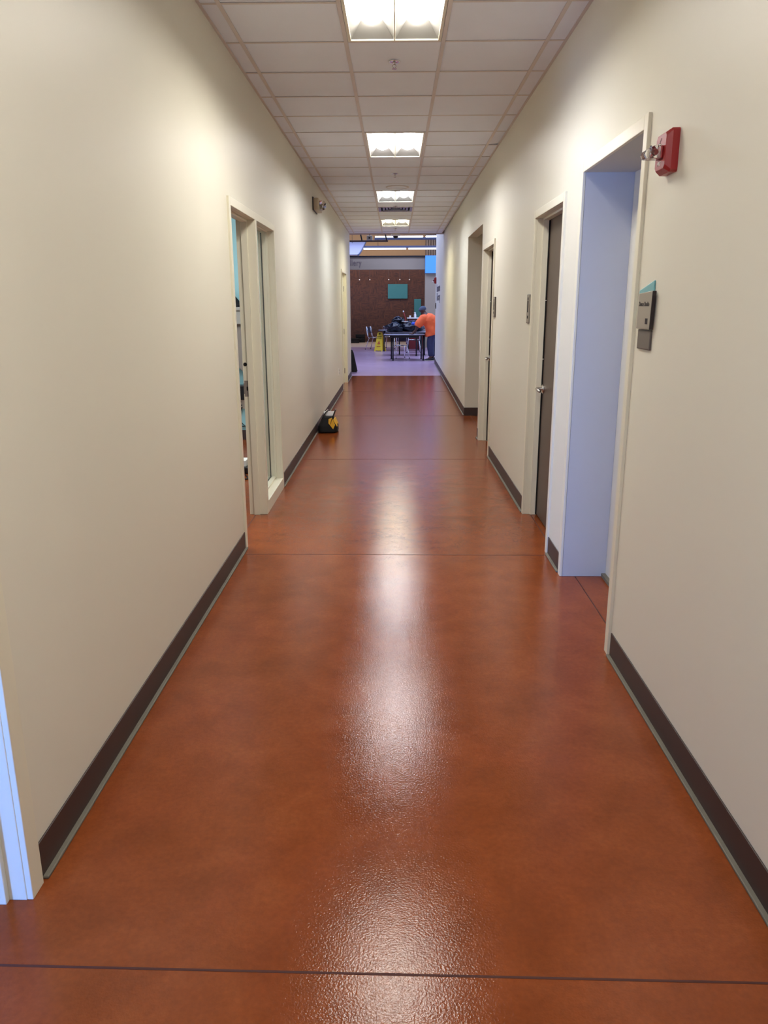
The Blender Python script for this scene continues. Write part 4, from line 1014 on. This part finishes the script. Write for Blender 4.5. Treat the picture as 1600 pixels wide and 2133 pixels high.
# shirt: lofted torso and sleeves fused into one garment
def loft(b, rings, n=28):
    """rings: (centre, direction, half-width across y, half-thickness)"""
    bm = b.bm; R = []
    for c, d, wy, wt in rings:
        c = Vector(c); d = Vector(d).normalized(); a = Vector((0, 1, 0)); a = (a - d*a.dot(d)).normalized(); e = d.cross(a)
        R.append([bm.verts.new(c + a*math.cos(2*PI*i/n)*wy + e*math.sin(2*PI*i/n)*wt) for i in range(n)])
    for A, B in zip(R, R[1:]):
        for i in range(n): bm.faces.new((A[i], A[(i+1) % n], B[(i+1) % n], B[i]))
    bm.faces.new(R[0][::-1]); bm.faces.new(R[-1])
def fuse(o, voxel, it=4):
    rm = o.modifiers.new('re', 'REMESH'); rm.mode = 'VOXEL'; rm.voxel_size = voxel
    sm = o.modifiers.new('sm', 'SMOOTH'); sm.factor = 0.5; sm.iterations = it
    dg = bpy.context.evaluated_depsgraph_get(); m2 = bpy.data.meshes.new_from_object(o.evaluated_get(dg))
    o.modifiers.clear(); m_ = o.data.materials[0]; o.data = m2; m2.materials.clear(); m2.materials.append(m_)
    for p in m2.polygons: p.use_smooth = True; p.material_index = 0
b = MB()
loft(b, [((1.075, 23.03, 0.72), (-0.28, 0, 1), 0.235, 0.215), ((1.07, 23.03, 0.80), (-0.22, 0, 1), 0.240, 0.215), ((1.065, 23.04, 0.92), (-0.1, 0, 1), 0.235, 0.215), ((1.045, 23.05, 1.03), (-0.35, 0, 1), 0.235, 0.22),
         ((0.99, 23.06, 1.125), (-0.75, 0, 1), 0.240, 0.215), ((0.925, 23.08, 1.185), (-1.1, 0, 1), 0.245, 0.190), ((0.865, 23.10, 1.235), (-1.2, 0, 1), 0.20, 0.14), ((0.835, 23.12, 1.275), (-1, 0, 1.3), 0.10, 0.085)])
loft(b, [((0.90, 23.02, 1.20), (-1, -0.4, -0.6), 0.14, 0.13), ((0.80, 22.97, 1.18), (-1, -0.4, -0.7), 0.135, 0.135), ((0.71, 22.91, 1.10), (-0.7, -0.3, -1), 0.115, 0.118), ((0.655, 22.885, 1.02), (-0.5, -0.1, -1), 0.105, 0.105), ((0.625, 22.88, 0.965), (-0.5, 0, -1), 0.105, 0.102)])
loft(b, [((0.90, 23.18, 1.18), (-0.6, 1, -0.4), 0.12, 0.13), ((0.85, 23.27, 1.17), (-0.7, 0.6, -0.7), 0.115, 0.12), ((0.76, 23.35, 1.07), (-0.8, 0.4, -1), 0.095, 0.10), ((0.71, 23.38, 1.0), (-0.8, 0.3, -1), 0.09, 0.09)])
for v in b.bm.verts:
    pass
sh = b.build('shirt', shirt_m, P)
fuse(sh, 0.013, 5)
for v in sh.data.vertices:
    w_ = v.co + Vector(P.location)
    k_ = 1.0 if w_.z < 1.15 else 0.3
    f = k_*(0.011*math.sin(24*(w_.x*0.9 + w_.z*0.5) + 4*noise.noise(w_*3.5)) + 0.010*noise.noise(w_*9))
    n_ = Vector((w_.x-1.03, w_.y-23.05, 0.0))
    if n_.length > 1e-3: v.co += n_.normalized()*f
# trousers
V = []; E = []; Rr = []
q0 = v_((1.09, 23.05, 0.90), (0.13, 0.14))
for (dy, kx, fx) in ((-0.10, 0.99, 1.02), (0.12, 1.09, 1.10)):
    h_ = v_((1.06, 23.05+dy, 0.78), 0.128, q0); m_ = v_((1.03, 23.04+dy, 0.64), 0.128, h_); kn = v_((kx, 23.02+dy*1.1, 0.46), 0.112, m_); cf = v_((fx, 22.99+dy*1.2, 0.26), 0.098, kn); v_((fx, 22.98+dy*1.3, 0.085), 0.092, cf)
skin_mesh('trousers', V, E, Rr, jeans_m, P, root=0, sub=2, voxel=0.014)
for (fy, fx) in ((22.82, 1.03), (23.14, 1.10)):
    b = MB(); bm = b.bm; rings = []
    for i in range(9):
        u = i/8; x = fx + 0.075 - 0.28*u; hw = 0.042 + 0.012*math.sin(PI*min(1, u*1.15)) - (0.022 if i == 8 else 0) - (0.012 if i == 0 else 0); h_ = 0.085 - 0.045*u**1.2
        rings.append([bm.verts.new((x, fy + hw*math.cos(a), max(0.0, 0.5*h_ + 0.5*h_*math.sin(a)))) for a in [2*PI*j/14 for j in range(14)]])
    for A_, B_ in zip(rings, rings[1:]):
        for j in range(14): bm.faces.new((A_[j], A_[(j+1) % 14], B_[(j+1) % 14], B_[j]))
    bm.faces.new(rings[0]); bm.faces.new(rings[-1][::-1])
    s_ = b.build('shoe', shoe_m, P, smooth=True)
    b = MB(); b.prism([(fx+0.075, 0), (fx-0.20, 0), (fx-0.20, 0.014), (fx+0.075, 0.014)], 'y', fy-0.05, fy+0.05); b.build('sole', white_m, s_, bevel=0.006)
